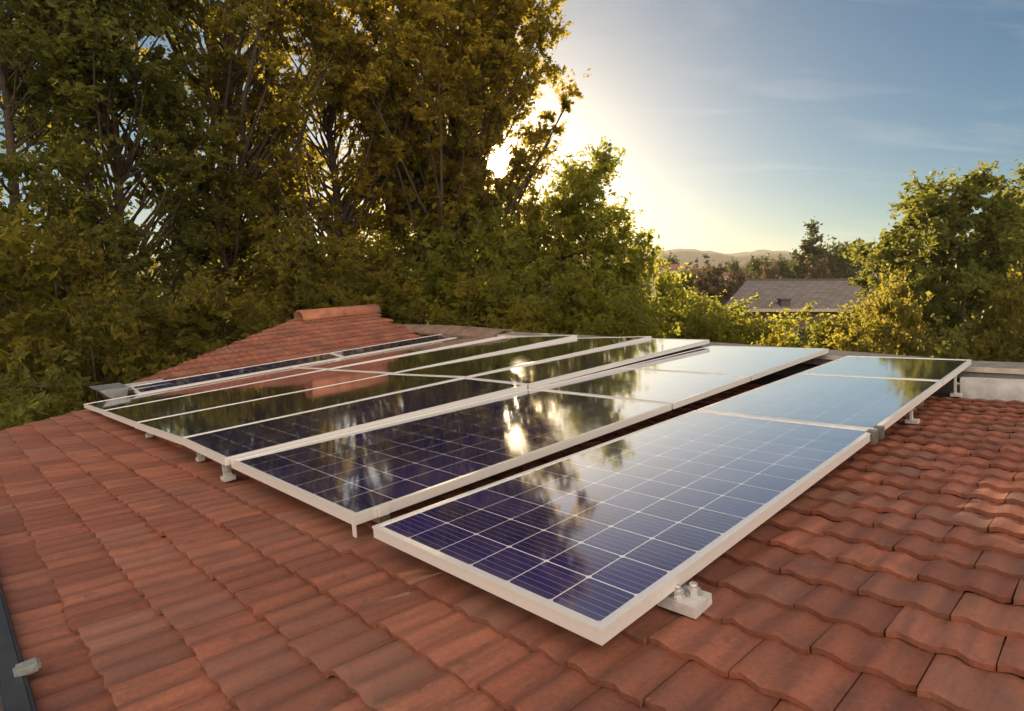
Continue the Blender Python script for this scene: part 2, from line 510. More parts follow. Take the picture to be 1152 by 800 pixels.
def roof_h(u, v):
    u = np.asarray(u, dtype=float); v = np.asarray(v, dtype=float)
    return -0.14 - 0.06 * np.maximum(v - 0.3, 0) * np.clip((u + 7) / 6, 0, 1)


EDGE_A, EDGE_B = np.array((-6.44, -0.65)), np.array((-7.42, 0.60))
HIP_TOP = np.array((-9.35, 3.70))
HIP_U, HIP_S = -7.05, 0.30


def side_of(a, b, u, v):
    return (b[0] - a[0]) * (v - a[1]) - (b[1] - a[1]) * (u - a[0])      # < 0 : to the right of a->b


def in_main(u, v):
    e = side_of(EDGE_A, EDGE_B, u + 0.25, v) < 0
    return e & (v < 4.74) & (u < 4.2) & (v > -4.2) & (u > HIP_U - 0.05 - 0.0 * v)


def in_hip(u, v):
    e = (side_of(EDGE_B, HIP_TOP, u + 0.3, v - 0.1) < 0)
    return e & (u <= HIP_U) & (u > -9.33) & (v < 5.15) & (v > 0.55)


def tile_rows(name, mapf, du, dv, a_rng, b_rng, inc, parent, skip=None):
    """a: across the tiles, b: up the slope; mapf(a,b)->(u,v,h)"""
    W, EXP = du, dv
    nx, ny = 10, 3
    V, Fc, UVs, r1, r2 = [], [], [], [], []
    base = 0
    row = 0
    b = b_rng[0]
    while b < b_rng[1]:
        off = (row % 2) * W * 0.5 + rng.normal(0, 0.006)
        a = a_rng[0] + off
        while a < a_rng[1]:
            uu, vv, hh = mapf(np.array([a + W / 2]), np.array([b + EXP / 2]))
            if inc(uu, vv)[0]:
                jit_b = rng.normal(0, 0.0045); jit_h = rng.normal(0, 0.0014); yaw = rng.normal(0, 0.008)
                tilt = rng.normal(0, 0.0028)
                xs = np.linspace(0.0018, W - 0.0018, nx)
                ts = np.array([0.0, 0.05, 1.12])
                X, T = np.meshgrid(xs, ts)
                fx = X / W
                prof = 0.0056 * np.cos(2 * np.pi * (2 * fx - 0.25)) + 0.0008 * np.sin(2 * np.pi * fx)
                A = a + X - (T - .5) * EXP * yaw
                edge = (rng.normal(0, 0.0024, nx) + (rng.uniform(0, 1, nx) < 0.02) * 0.007) * (T < 0.01)
                B = b + jit_b + T * EXP + (X - W / 2) * yaw + edge
                Hh = 0.026 - 0.020 * T + prof + jit_h + (fx - .5) * tilt - 0.0025 * (T < 0.01)
                u_, v_, h_ = mapf(A.ravel(), B.ravel())
                top = np.stack([u_, v_, h_ + Hh.ravel()], 1)
                # front lip and side skirts
                fb = top[:nx].copy(); fb[:, 2] -= 0.019
                u2, v2, _ = mapf(A[0], B[0] + 0.006)
                fb[:, 0] = u2; fb[:, 1] = v2
                lf = top[0::nx].copy(); lf2 = lf.copy(); lf2[:, 2] -= 0.017
                rt = top[nx - 1::nx].copy(); rt2 = rt.copy(); rt2[:, 2] -= 0.017
                vs = np.concatenate([top, top[:nx], fb, lf, lf2, rt, rt2])
                V.append(vs)
                ru, rv = rng.uniform(0, 50), rng.uniform(0, 50)
                uv = np.stack([X.ravel() + ru, T.ravel() * EXP + rv], 1)
                uvs = np.concatenate([uv, uv[:nx], uv[:nx], uv[0::nx], uv[0::nx], uv[nx - 1::nx], uv[nx - 1::nx]])
                UVs.append(uvs)
                f = []
                for j in range(ny - 1):
                    for i in range(nx - 1):
                        k = base + j * nx + i
                        f.append((k, k + 1, k + nx + 1, k + nx))
                o = base + nx * ny
                for i in range(nx - 1):
                    f.append((o + nx + i, o + nx + i + 1, o + i + 1, o + i))
                o += 2 * nx
                for j in range(ny - 1):
                    f.append((o + j, o + j + 1, o + ny + j + 1, o + ny + j))
                o += 2 * ny
                for j in range(ny - 1):
                    f.append((o + ny + j, o + ny + j + 1, o + j + 1, o + j))
                Fc += f
                r1 += [rng.uniform()] * len(f); r2 += [rng.uniform()] * len(f)
                base += len(vs)
            a += W
        b += EXP
        row += 1
    return mesh_np(name, Pn(np.concatenate(V)), Fc, M['tile'], parent, True, {'rnd': r1, 'rnd2': r2}, np.concatenate(UVs))


# ------------------------------------------------------------------ the setting
gnd_m, gt, gout = new_mat('dry_grass_ground')
gp = N(gt, 'ShaderNodeBsdfPrincipled', inp={'Roughness': 0.95, 'Specular IOR Level': 0.1})
gtc = N(gt, 'ShaderNodeTexCoord')
gn1 = N(gt, 'ShaderNodeTexNoise', inp={'Scale': 0.05, 'Detail': 8, 'Roughness': 0.65}); L(gt, gtc, 'Object', gn1, 'Vector')
grr = N(gt, 'ShaderNodeValToRGB')
grr.color_ramp.elements[0].position = 0.35; grr.color_ramp.elements[0].color = (0.040, 0.052, 0.018, 1)
grr.color_ramp.elements[1].position = 0.65; grr.color_ramp.elements[1].color = (0.110, 0.085, 0.045, 1)
L(gt, gn1, 'Fac', grr, 0); L(gt, grr, 0, gp, 'Base Color'); L(gt, gp, 0, gout, 'Surface')
xs = np.linspace(-1400, 1400, 71); ys = np.linspace(-300, 1700, 51)
GX, GY = np.meshgrid(xs, ys)
GZ = np.where(np.hypot(GX, GY) > 90, rng.normal(0, 0.25, GX.shape), 0)
gv = np.stack([GX.ravel(), GY.ravel(), GZ.ravel()], 1)
gf = [(j * 71 + i, j * 71 + i + 1, (j + 1) * 71 + i + 1, (j + 1) * 71 + i) for j in range(50) for i in range(70)]
tag(mesh_np('ground', gv, gf, gnd_m, None, True), kind='structure')

hill_m = simple('hill_scrub', (0.060, 0.066, 0.062), 0.95, 0, 0.5, 0.02, 0.0, 0.1)
hx = np.linspace(-1350, 1350, 181)
prof_pts = [(-1400, 60), (-300, 52), (100, 50), (235, 55), (285, 62), (330, 68), (400, 66), (430, 60), (455, 66), (520, 72), (620, 58), (800, 66), (1100, 50), (1400, 56)]
hz = np.interp(hx, [q[0] for q in prof_pts], [q[1] for q in prof_pts])
nz = np.zeros_like(hx)
for k_, a_ in ((0.011, 3.0), (0.031, 1.6), (0.083, 0.9)):
    nz += a_ * np.sin(hx * k_ + rng.uniform(0, 6))
rows = []
for q, (dy_, s_) in enumerate(((0, 0.0), (60, 0.40), (150, 0.80), (240, 1.0), (330, 0.92), (480, 0.4), (620, -0.02))):
    rows.append(np.stack([hx, 1000 + dy_ - 0.00008 * hx ** 2 + 12 * np.sin(hx * 0.02 + q), (58 + (hz - 58) * 0.8 + nz) * 1.2 * s_ + (rng.normal(0, 1.4, len(hx)) if 0 < q < 6 else -0.5)], 1))
hv = np.concatenate(rows)
hf = [(j * 181 + i, j * 181 + i + 1, (j + 1) * 181 + i + 1, (j + 1) * 181 + i) for j in range(6) for i in range(180)]
tag(mesh_np('hills', hv, hf, hill_m, None, True), kind='structure')

# haze
bm = bmesh.new()
add_box(bm, -1500, 1500, -400, 1800, -2.5, 130)
hm, ht, hout = new_mat('haze_air')
pv = N(ht, 'ShaderNodeVolumePrincipled')
pv.inputs['Color'].default_value = (1.0, 0.97, 0.92, 1)
pv.inputs['Density'].default_value = HAZE_DENSITY
pv.inputs['Anisotropy'].default_value = HAZE_G
L(ht, pv, 0, hout, 'Volume')
haze = bm_obj('haze', bm, hm)
tag(haze, kind='stuff')

# ------------------------------------------------------------------ the tiled house under the panels
house = tag(empty('tiled_house', P(-2, 1, -3).to_tuple()), 'low house roofed in red clay tiles that carries the solar panels in the foreground', 'house')
house.location = (0, 0, 0)

tile_rows('roof_tiles', lambda a, b: (a, b, roof_h(a, b)), 0.205, 0.188, (-8.6, 4.2), (-4.0, 4.72), in_main, house)


def hip_map(a, b):
    u = HIP_U - b
    return u, a, -0.085 + HIP_S * b


def trim_left(o, a, b):
    # cut the tiles along the verge line a -> b of the roof plan
    pa, pb = P(a[0], a[1], 0), P(b[0], b[1], 0)
    no = (pb - pa).cross(NN).normalized()
    bm = bmesh.new(); bm.from_mesh(o.data)
    bmesh.ops.bisect_plane(bm, geom=bm.verts[:] + bm.edges[:] + bm.faces[:], plane_co=pa, plane_no=no, clear_inner=True)
    bm.to_mesh(o.data); bm.free()


def tile_rows_hip():
    # courses run along v and climb towards -u
    return tile_rows('hip_tiles', hip_map, 0.225, 0.19, (0.0, 5.6), (0.02, 2.36), in_hip, house)


trim_left(bpy.data.objects['roof_tiles'], EDGE_A, EDGE_B)
trim_left(tile_rows_hip(), EDGE_B, HIP_TOP)

# deck under the tiles, following the same twist
us = np.linspace(-7.6, 4.25, 40); vs_ = np.linspace(-4.2, 4.76, 40)
UG, VG = np.meshgrid(us, vs_)
left_lim = EDGE_A[0] + (VG - EDGE_A[1]) * (EDGE_B[0] - EDGE_A[0]) / (EDGE_B[1] - EDGE_A[1]) + 0.06
left_lim = np.maximum(left_lim, HIP_U - 0.35)
UG2 = left_lim + (UG - us[0]) / (us[-1] - us[0]) * (us[-1] - left_lim)
H_ = roof_h(UG2, VG) - 0.022
top = np.stack([UG2.ravel(), VG.ravel(), H_.ravel()], 1)
bot = top.copy(); bot[:, 2] -= 0.12
nf = [(j * 40 + i, j * 40 + i + 1, (j + 1) * 40 + i + 1, (j + 1) * 40 + i) for j in range(39) for i in range(39)]
nb = [(d + 1600, c + 1600, b + 1600, a + 1600) for a, b, c, d in nf]
ring = [i for i in range(40)] + [j * 40 + 39 for j in range(1, 40)] + [39 * 40 + i for i in range(38, -1, -1)] + [j * 40 for j in range(38, 0, -1)]
sd = [(ring[k], ring[(k + 1) % len(ring)], ring[(k + 1) % len(ring)] + 1600, ring[k] + 1600)[::-1] for k in range(len(ring))]
mesh_np('roof_deck', Pn(np.concatenate([top, bot])), nf + nb + sd, M['deck'], house)

# hip body: solid below the hip tiles
bm = bmesh.new()
hp = [(-7.08, 0.66), (-7.08, 5.12), (-9.33, 5.12), (-9.33, 3.78)]
def hiph(u): return -0.085 + HIP_S * (HIP_U - u)
t_ = [P(u, v, hiph(u) - 0.02) for u, v in hp]
b_ = [P(u, v, -0.5) for u, v in hp]
add_hexa(bm, b_[::1], t_[::1])
bmesh.ops.recalc_face_normals(bm, faces=bm.faces)
bm_obj('hip_deck', bm, M['deck'], house)

# verge board closing the left edge of the tiles
bm = bmesh.new()
dirv = (EDGE_B - EDGE_A) / np.linalg.norm(EDGE_B - EDGE_A)
nrm = np.array((-dirv[1], dirv[0]))
def verge(p, q, hp_, hq_):
    o1, o2 = p + nrm * -0.01, q + nrm * -0.01
    i1, i2 = p + nrm * 0.035, q + nrm * 0.035
    pts = [o1, o2, i2, i1]
    hs = [hp_, hq_, hq_, hp_]
    add_hexa(bm, [P(a[0], a[1], h - 0.17) for a, h in zip(pts, hs)], [P(a[0], a[1], h) for a, h in zip(pts, hs)])
verge(EDGE_A - dirv * 4.0, EDGE_B, -0.135, -0.125)
verge(EDGE_B + dirv * 0.004, HIP_TOP, 0.0, hiph(-9.35) - 0.0)
bmesh.ops.recalc_face_normals(bm, faces=bm.faces)
bm_obj('verge_board', bm, M['claycap'], house)

# house walls down to the ground
bm = bmesh.new()
def wall_run(p, q, hp_, hq_, th=0.2):
    p = np.array(p, float); q = np.array(q, float)
    d_ = (q - p) / np.linalg.norm(q - p); nn_ = np.array((-d_[1], d_[0])) * th
    tp = [P(*x, h) for x, h in ((p, hp_), (q, hq_), (q + nn_, hq_), (p + nn_, hp_))]
    add_hexa(bm, [Vector((x.x, x.y, -0.05)) for x in tp], tp)
wall_run((-6.9, 0.7), (-3.9, -3.9), -0.30, -0.30)
wall_run((-3.6, -4.0), (3.9, -4.0), -0.30, -0.30)
wall_run((4.0, -3.7), (4.0, 4.7), -0.30, -0.62)
wall_run((3.7, 5.05), (-9.1, 5.05), -0.62, -0.40)
wall_run((-9.25, 4.8), (-9.25, 3.9), -0.5, -0.5)
wall_run((-9.2, 3.6), (-7.2, 0.9), -0.5, -0.5)
bmesh.ops.recalc_face_normals(bm, faces=bm.faces)
bm_obj('wall', bm, M['plaster'], house)

# ridge capping of the hip: three half-round clay caps in a row
def half_barrel(bm, p, q, r, th, seg=14, flare=0.0):
    p, q = Vector(p), Vector(q)
    ax = (q - p).normalized()
    side = ax.cross(NN).normalized()
    up = side.cross(ax).normalized()
    ringo = []
    for c, rr in ((p, r + flare), (q, r)):
        o, i = [], []
        for k in range(seg + 1):
            a = math.pi * k / seg
            d_ = side * math.cos(a) + up * math.sin(a)
            o.append(bm.verts.new(c + d_ * rr)); i.append(bm.verts.new(c + d_ * (rr - th)))
        ringo.append((o, i))
    (o0, i0), (o1, i1) = ringo
    for k in range(seg):
        bm.faces.new((o0[k], o0[k + 1], o1[k + 1], o1[k]))
        bm.faces.new((i0[k + 1], i0[k], i1[k], i1[k + 1]))
        bm.faces.new((o0[k + 1], o0[k], i0[k], i0[k + 1]))
        bm.faces.new((o1[k], o1[k + 1], i1[k + 1], i1[k]))
    for k in (0, seg):
        bm.faces.new((o0[k], o1[k], i1[k], i0[k]))
    bmesh.ops.recalc_face_normals(bm, faces=bm.faces)

for k, (va, vb, mk) in enumerate(((3.68, 5.28, 'ridge'),)):
    bm = bmesh.new()
    half_barrel(bm, P(-9.30, va, 0.545 - 0.004 * k), P(-9.30, vb, 0.545 - 0.004 * k), 0.185, 0.022, 16, 0.012)
    bm_obj('ridge_cap', bm, M[mk], house, True)
bm = bmesh.new()
add_cyl(bm, P(-9.30, 5.20, 0.548), VV, 0.150, 0.05, 20)
bm_obj('ridge_mortar', bm, M['mortar'], house)

# metal gutter along the foot of the hip, with its turned-up open end
bm = bmesh.new()
gut = [(-7.02, 0.015), (-7.08, -0.035), (-7.20, -0.045), (-7.30, 0.0), (-7.33, 0.055)]
th = 0.006
def gpt(u, v, h): return P(u, v, h)
for i in range(len(gut) - 1):
    (u1, h1), (u2, h2) = gut[i], gut[i + 1]
    add_hexa(bm, [gpt(u1, 0.50, h1), gpt(u1, 0.95, h1), gpt(u2, 0.95, h2), gpt(u2, 0.50, h2)],
             [gpt(u1, 0.50, h1 + th), gpt(u1, 0.95, h1 + th), gpt(u2, 0.95, h2 + th), gpt(u2, 0.50, h2 + th)])
bmesh.ops.recalc_face_normals(bm, faces=bm.faces)
bm_obj('valley_gutter', bm, M['zinc'], house)
bm = bmesh.new()
# flared funnel-shaped outlet at the low end
a0 = [(-7.00, 0.49, -0.07), (-7.30, 0.49, -0.06), (-7.30, 0.36, -0.06), (-7.00, 0.36, -0.07)]
a1 = [(-6.98, 0.52, 0.055), (-7.40, 0.52, 0.085), (-7.48, 0.22, 0.085), (-6.99, 0.24, 0.055)]
add_hexa(bm, [P(*q) for q in a0], [P(*q) for q in a1])
bmesh.ops.recalc_face_normals(bm, faces=bm.faces)
bm_obj('gutter_outlet', bm, M['zinc'], house, bevel=0.006)

# coping along the far edge of the roof; white flashing standing behind the last tile course
cl = [(4.25, -0.33), (0.32, -0.262), (-0.04, -0.252), (-1.19, -0.165), (-3.12, -0.045), (-5.90, 0.09)]
bm = bmesh.new(); bm2 = bmesh.new()
for (u1, h1), (u2, h2) in zip(cl[:-1], cl[1:]):
    add_hexa(bm, [P(u1, 5.30, h1 - 0.10), P(u1, 5.62, h1 - 0.10), P(u2, 5.62, h2 - 0.10), P(u2, 5.30, h2 - 0.10)],
             [P(u1, 5.30, h1), P(u1, 5.62, h1 + 0.01), P(u2, 5.62, h2 + 0.01), P(u2, 5.30, h2)])
    add_hexa(bm2, [P(u1, 5.275, h1 - 0.035), P(u1, 5.297, h1 - 0.035), P(u2, 5.297, h2 - 0.035), P(u2, 5.275, h2 - 0.035)],
             [P(u1, 5.275, h1 + 0.006), P(u1, 5.297, h1 + 0.006), P(u2, 5.297, h2 + 0.006), P(u2, 5.275, h2 + 0.006)])
for b__ in (bm, bm2): bmesh.ops.recalc_face_normals(b__, faces=b__.faces)
cop = bm_obj('coping', bm, M['coping'], house)
bm_obj('coping_edge', bm2, M['coping_edge'], cop)
bm = bmesh.new()
add_hexa(bm, [P(-0.02, 4.79, -0.46), P(4.2, 4.79, -0.46), P(4.2, 4.81, -0.46), P(-0.02, 4.81, -0.46)],
         [P(-0.02, 4.79, -0.262), P(4.2, 4.79, -0.30), P(4.2, 4.86, -0.30), P(-0.02, 4.86, -0.262)])
bmesh.ops.recalc_face_normals(bm, faces=bm.faces)
bm_obj('flashing', bm, M['flash'], house)
# dark parapet core between flashing and coping, all along
bm = bmesh.new()
for (u1, h1), (u2, h2) in zip(cl[:-1], cl[1:]):
    add_hexa(bm, [P(u1, 4.87, -0.6), P(u2, 4.87, -0.6), P(u2, 5.6, -0.6), P(u1, 5.6, -0.6)],
             [P(u1, 4.87, h1 - 0.16), P(u2, 4.87, h2 - 0.16), P(u2, 5.6, h2 - 0.104), P(u1, 5.6, h1 - 0.104)])
bmesh.ops.recalc_face_normals(bm, faces=bm.faces)
bm_obj('parapet', bm, M['deck'], house)
# clay ridge boards carrying on from the coping towards the hip ridge
bm = bmesh.new()
rb = [(-5.92, 0.125, 0.02), (-6.7, 0.18, 0.03), (-7.5, 0.225, 0.04), (-8.3, 0.255, 0.05), (-8.9, 0.265, 0.06)]
for (u1, h1, a1_), (u2, h2, a2_) in zip(rb[:-1], rb[1:]):
    for (va, vb, la, lb) in ((5.17, 5.29, -0.075, 0.0), (5.29, 5.45, 0.0, 0.035), (5.45, 5.65, 0.035, 0.0)):
        add_hexa(bm, [P(u1, va, h1 + la - 0.03), P(u1, vb, h1 + lb - 0.03), P(u2, vb, h2 + lb - 0.03), P(u2, va, h2 + la - 0.03)],
                 [P(u1, va, h1 + la), P(u1, vb, h1 + lb), P(u2, vb, h2 + lb), P(u2, va, h2 + la)])
bmesh.ops.remove_doubles(bm, verts=bm.verts, dist=0.0005)
bmesh.ops.recalc_face_normals(bm, faces=bm.faces)
bm_obj('ridge_board', bm, M['board'], house)

# ------------------------------------------------------------------ solar panels
# column: right edge u, width, h0, dh/dv, dh across to the left edge, shift along v, cells across, rows
COLS = {
    'A': (0.000, 0.955, -0.019, -0.0300, 0.020, -0.022, 6, ((0.0, 2.245), (2.262, 3.985), (4.000, 5.262))),
    'B': (-1.124, 1.223, -0.007, -0.0164, 0.028, 0.003, 7, ((0.0, 2.245), (2.262, 3.430), (3.445, 5.262))),
    'C': (-2.357, 0.748, 0.034, -0.0060, 0.020, -0.020, 5, ((0.0, 2.245), (2.262, 5.262))),
    'D': (-3.115, 1.185, 0.044, 0.0010, -0.018, -0.010, 7, ((0.0, 2.245), (2.262, 5.262))),
    'E': (-4.310, 1.400, 0.000, 0.0130, -0.010, 0.030, 8, ((0.0, 2.245), (2.262, 5.262))),
    'F': (-5.720, 1.050, -0.020, 0.0190, -0.014, 0.050, 6, ((0.0, 2.245), (2.262, 5.262))),
    'G': (-6.790, 0.400, -0.026, 0.0190, 0.055, 0.050, 2, ((0.52, 3.05), (3.067, 5.262))),
}
PANEL_LABELS = {
    ('G', 0): 'narrow dark panel strip squeezed against the tiled hip, the nearer of two',
    ('G', 1): 'narrow dark panel strip squeezed against the tiled hip, the farther of two',
    ('A', 0): 'largest and nearest solar panel, overhanging the tiles above the big grey bracket with two bolts',
    ('A', 1): 'solar panel directly behind the nearest one, in the separate right column beside bare tiles',
    ('A', 2): 'short panel ending the separate right column, next to the white flashing',
    ('B', 0): 'wide front panel left of the long gap, with a small hanging corner tab',
    ('B', 1): 'short sky-reflecting panel in the middle of the column left of the long gap',
    ('B', 2): 'bright panel at the far end of the column left of the long gap',
    ('C', 0): 'front panel just left of the double white frame line, above the small foot',
    ('C', 1): 'back panel whose far corner juts over the dark open roof strip',
    ('D', 0): 'fourth panel from the right along the front edge of the array',
    ('D', 1): 'back panel fourth from the right, mirroring golden trees beside the jutting panel',
    ('E', 0): 'front panel second from the left end of the array',
    ('E', 1): 'wide back panel whose far end meets the brown ridge boards',
    ('F', 0): 'front panel forming the leftmost corner of the array, pointing to the metal gutter outlet',
    ('F', 1): 'full-width back panel right beside the narrow panel strip along the hip',
}
FH = 0.040          # frame height
FW = 0.017          # lip width


def col_h(c, u, v):
    ur, w, h0, hv_, hu, dv, nx, rows = COLS[c]
    return h0 + hv_ * v + hu * (ur - u) / w


def box_obj(name, boxes, mat, parent, bevel=0.0):
    bm = bmesh.new()
    for b in boxes: add_box(bm, *b)
    return bm_obj(name, bm, mat, parent, bevel=bevel)


def make_panel(c, r):
    ur, w, h0, hv_, hu, dv, ncx, rows = COLS[c]
    va, vb = rows[r]
    va += dv; vb += dv
    ul = ur - w
    Lp = vb - va
    # local frame: x along +u from the left front corner, y along v
    fl = Vector((ul, va, col_h(c, ul, va)))
    xa = Vector((w, 0, -hu)).normalized()
    ya = Vector((0, 1, hv_)).normalized()
    za = xa.cross(ya).normalized()
    ya = za.cross(xa)
    m = Matrix.Translation(fl) @ Matrix((xa, ya, za)).transposed().to_4x4()
    e = empty('solar_panel', mat=RM @ m)
    tag(e, PANEL_LABELS[(c, r)], 'solar panel', 'solar panels mounted on the tiled roof')
    # frame: four bars, the short ones butting between the long ones
    q_ = 0.0022; zl = -0.0075
    box_obj('frame', [(0, FW, 0, Lp, zl, 0), (w - FW, w, 0, Lp, zl, 0),
                      (FW, w - FW, 0, FW, zl, 0), (FW, w - FW, Lp - FW, Lp, zl, 0),
                      (q_, FW - q_, q_, Lp - q_, -FH, zl), (w - FW + q_, w - q_, q_, Lp - q_, -FH, zl),
                      (FW - q_, w - FW + q_, q_, FW - q_, -FH, zl), (FW - q_, w - FW + q_, Lp - FW + q_, Lp - q_, -FH, zl)], M['frame'], e, bevel=0.0012)
    mg = 0.008
    x0, x1, y0, y1 = FW, w - FW, FW, Lp - FW
    ch = (w - 2 * FW - 2 * mg) / ncx
    ncy = max(2, round((Lp - 2 * FW - 2 * mg) / (ch * (1.0 if c != 'A' else 1.04))))
    # white laminate margin round the cells
    bm = bmesh.new()
    xs_ = (x0, x0 + mg, x1 - mg, x1); ys_ = (y0, y0 + mg, y1 - mg, y1)
    bm_m = bmesh.new()
    for i in range(3):
        for j in range(3):
            if i == 1 and j == 1: continue
            q = [bm_m.verts.new(p) for p in ((xs_[i], ys_[j], -0.0035), (xs_[i + 1], ys_[j], -0.0035), (xs_[i + 1], ys_[j + 1], -0.0035), (xs_[i], ys_[j + 1], -0.0035))]
            bm_m.faces.new(q)
    bmesh.ops.remove_doubles(bm_m, verts=bm_m.verts, dist=0.0001)
    bm_obj('margin', bm_m, M['frame'], e)
    # glass over the cells (UV in cells)
    v_ = [(xs_[1], ys_[1], -0.0035), (xs_[2], ys_[1], -0.0035), (xs_[2], ys_[2], -0.0035), (xs_[1], ys_[2], -0.0035)]
    b_ = [(x, y, -0.012) for x, y, z in ((x0, y0, 0), (x1, y0, 0), (x1, y1, 0), (x0, y1, 0))]
    me = mesh_np('cell_sheet', v_, [(0, 1, 2, 3)], M['glass'], e, False, None, [(0, 0), (ncx, 0), (ncx, ncy), (0, ncy)])
    mesh_np('backsheet', b_, [(3, 2, 1, 0)], M['frame_back'], e)
    return e, w, Lp


panels = {}
for c in COLS:
    for r in range(len(COLS[c][7])):
        panels[(c, r)] = make_panel(c, r)

# clamps on the right column's edge and the corner tab (parts of their panels)
e, w, Lp = panels[('A', 0)]
box_obj('clamp', [(w + 0.001, w + 0.020, Lp - 0.075, Lp - 0.020, -0.055, 0.008), (w - 0.020, w + 0.001, Lp - 0.07, Lp - 0.025, 0.001, 0.008)], M['dark_clamp'], e, bevel=0.002)
e, w, Lp = panels[('A', 1)]
box_obj('clamp', [(w + 0.001, w + 0.022, 0.015, 0.06, -0.050, 0.008), (w - 0.018, w + 0.001, 0.02, 0.055, 0.001, 0.008)], M['dark_clamp'], e, bevel=0.002)
e, w, Lp = panels[('B', 0)]
box_obj('clamp', [(w + 0.001, w + 0.012, 0.10, 0.145, -0.036, 0.003)], M['frame'], e, bevel=0.002)
box_obj('corner_tab', [(w - 0.022, w - 0.001, 0.002, 0.008, -0.085, -FH - 0.001)], M['frame'], e)

# ------------------------------------------------------------------ rails and brackets
RAIL_LABELS = {
    'A': 'aluminium rail under the separate right column of panels',
    'B': 'aluminium rail under the column left of the long gap',
    'C': 'aluminium rail under the panels left of the double frame line',
    'D': 'aluminium rail under the fourth column from the right',
    'E': 'aluminium rail under the second column from the left',
    'F': 'aluminium rail under the leftmost column of panels',
}


def rail(c, v, ext_r=0.0, label=None):
    ur, w, h0, hv_, hu, dv, nx, rows = COLS[c]
    u1, u2 = ur - w + 0.03, ur + ext_r
    e = empty('mounting_rail', P(u1, v, col_h(c, u1, v) - FH - 0.04))
    tag(e, label, 'mounting rail', 'mounting rails under the panels')
    hL, hR = col_h(c, u1, v) - FH - 0.003, col_h(c, u2, v) - FH - 0.003
    inv = Matrix.Translation(-e.location)
    bm = bmesh.new()
    for (va, vb, za, zb) in ((v - 0.02, v + 0.02, -0.036, -0.0), ):
        add_hexa(bm, [P(u1, va, hL + za), P(u2, va, hR + za), P(u2, vb, hR + za), P(u1, vb, hL + za)],
                 [P(u1, va, hL + zb), P(u2, va, hR + zb), P(u2, vb, hR + zb), P(u1, vb, hL + zb)])
    bmesh.ops.transform(bm, matrix=inv, verts=bm.verts)
    bm_obj('beam', bm, M['rail'], e, bevel=0.002)
    bm = bmesh.new()
    add_hexa(bm, [P(u2 + 0.0005, v - 0.022, hR - 0.038), P(u2 + 0.004, v - 0.022, hR - 0.038), P(u2 + 0.004, v + 0.022, hR - 0.038), P(u2 + 0.0005, v + 0.022, hR - 0.038)],
             [P(u2 + 0.0005, v - 0.022, hR + 0.001), P(u2 + 0.004, v - 0.022, hR + 0.001), P(u2 + 0.004, v + 0.022, hR + 0.001), P(u2 + 0.0005, v + 0.022, hR + 0.001)])
    bmesh.ops.transform(bm, matrix=inv, verts=bm.verts)
    bm_obj('end_cap', bm, M['dark_clamp'], e)


rail('A', 0.36, -0.02, 'aluminium rail under the front of the nearest panel')
rail('A', 3.40, -0.02, 'aluminium rail under the middle of the separate right column')
for c in 'BCDEF':
    rail(c, 0.14, -0.02, RAIL_LABELS[c] + ', near its front edge')


def bracket(u, v, label, scale=1.0, big=False, htop=None):
    hb = float(roof_h(u, v)) + 0.036
    m = RM @ Matrix.Translation((u, v, hb)) @ Matrix.Diagonal((scale, scale, scale, 1))
    e = empty('roof_bracket', mat=RM @ Matrix.Translation((u, v, hb)))
    tag(e, label, 'bracket', 'brackets holding the panels on the tiles')
    s = scale
    if big:
        box_obj('base', [(-0.055 * s, 0.055 * s, -0.045 * s, 0.045 * s, -0.014, 0.016)], M['bracket'], e, bevel=0.004)
        bm = bmesh.new()
        add_box(bm, -0.052 * s, -0.028 * s, -0.03 * s, 0.03 * s, 0.0165, 0.05)
        bm_obj('foot', bm, M['bracket'], e, bevel=0.004)
        for bx_, by_, rr in ((-0.008 * s, -0.020 * s, 0.017), (0.022 * s, 0.012 * s, 0.018)):
            bm = bmesh.new()
            add_cyl(bm, (bx_, by_, 0.0165), (0, 0, 1), rr * 1.2, 0.005, 20)
            add_cyl(bm, (bx_, by_, 0.0215), (0, 0, 1), rr, 0.014, 6)
            add_cyl(bm, (bx_, by_, 0.0355), (0, 0, 1), rr * 0.62, 0.010, 14)
            add_dome(bm, (bx_, by_, 0.0455), rr * 0.62, 0.5)
            bm_obj('bolt', bm, M['bolt'], e)
    else:
        box_obj('base', [(-0.035 * s, 0.035 * s, -0.028 * s, 0.028 * s, -0.012, 0.010)], M['bracket'], e, bevel=0.003)
        top = (htop if htop is not None else 0.07)
        box_obj('foot', [(-0.012 * s, 0.0, -0.02 * s, 0.02 * s, 0.0105, top)], M['bracket'], e, bevel=0.002)
        bm = bmesh.new()
        add_cyl(bm, (0.0005, 0, top * 0.55), (1, 0, 0), 0.011 * s, 0.008, 6)
        add_cyl(bm, (0.0085, 0, top * 0.55), (1, 0, 0), 0.006 * s, 0.012, 12)
        bm_obj('bolt', bm, M['bolt'], e)
    return e


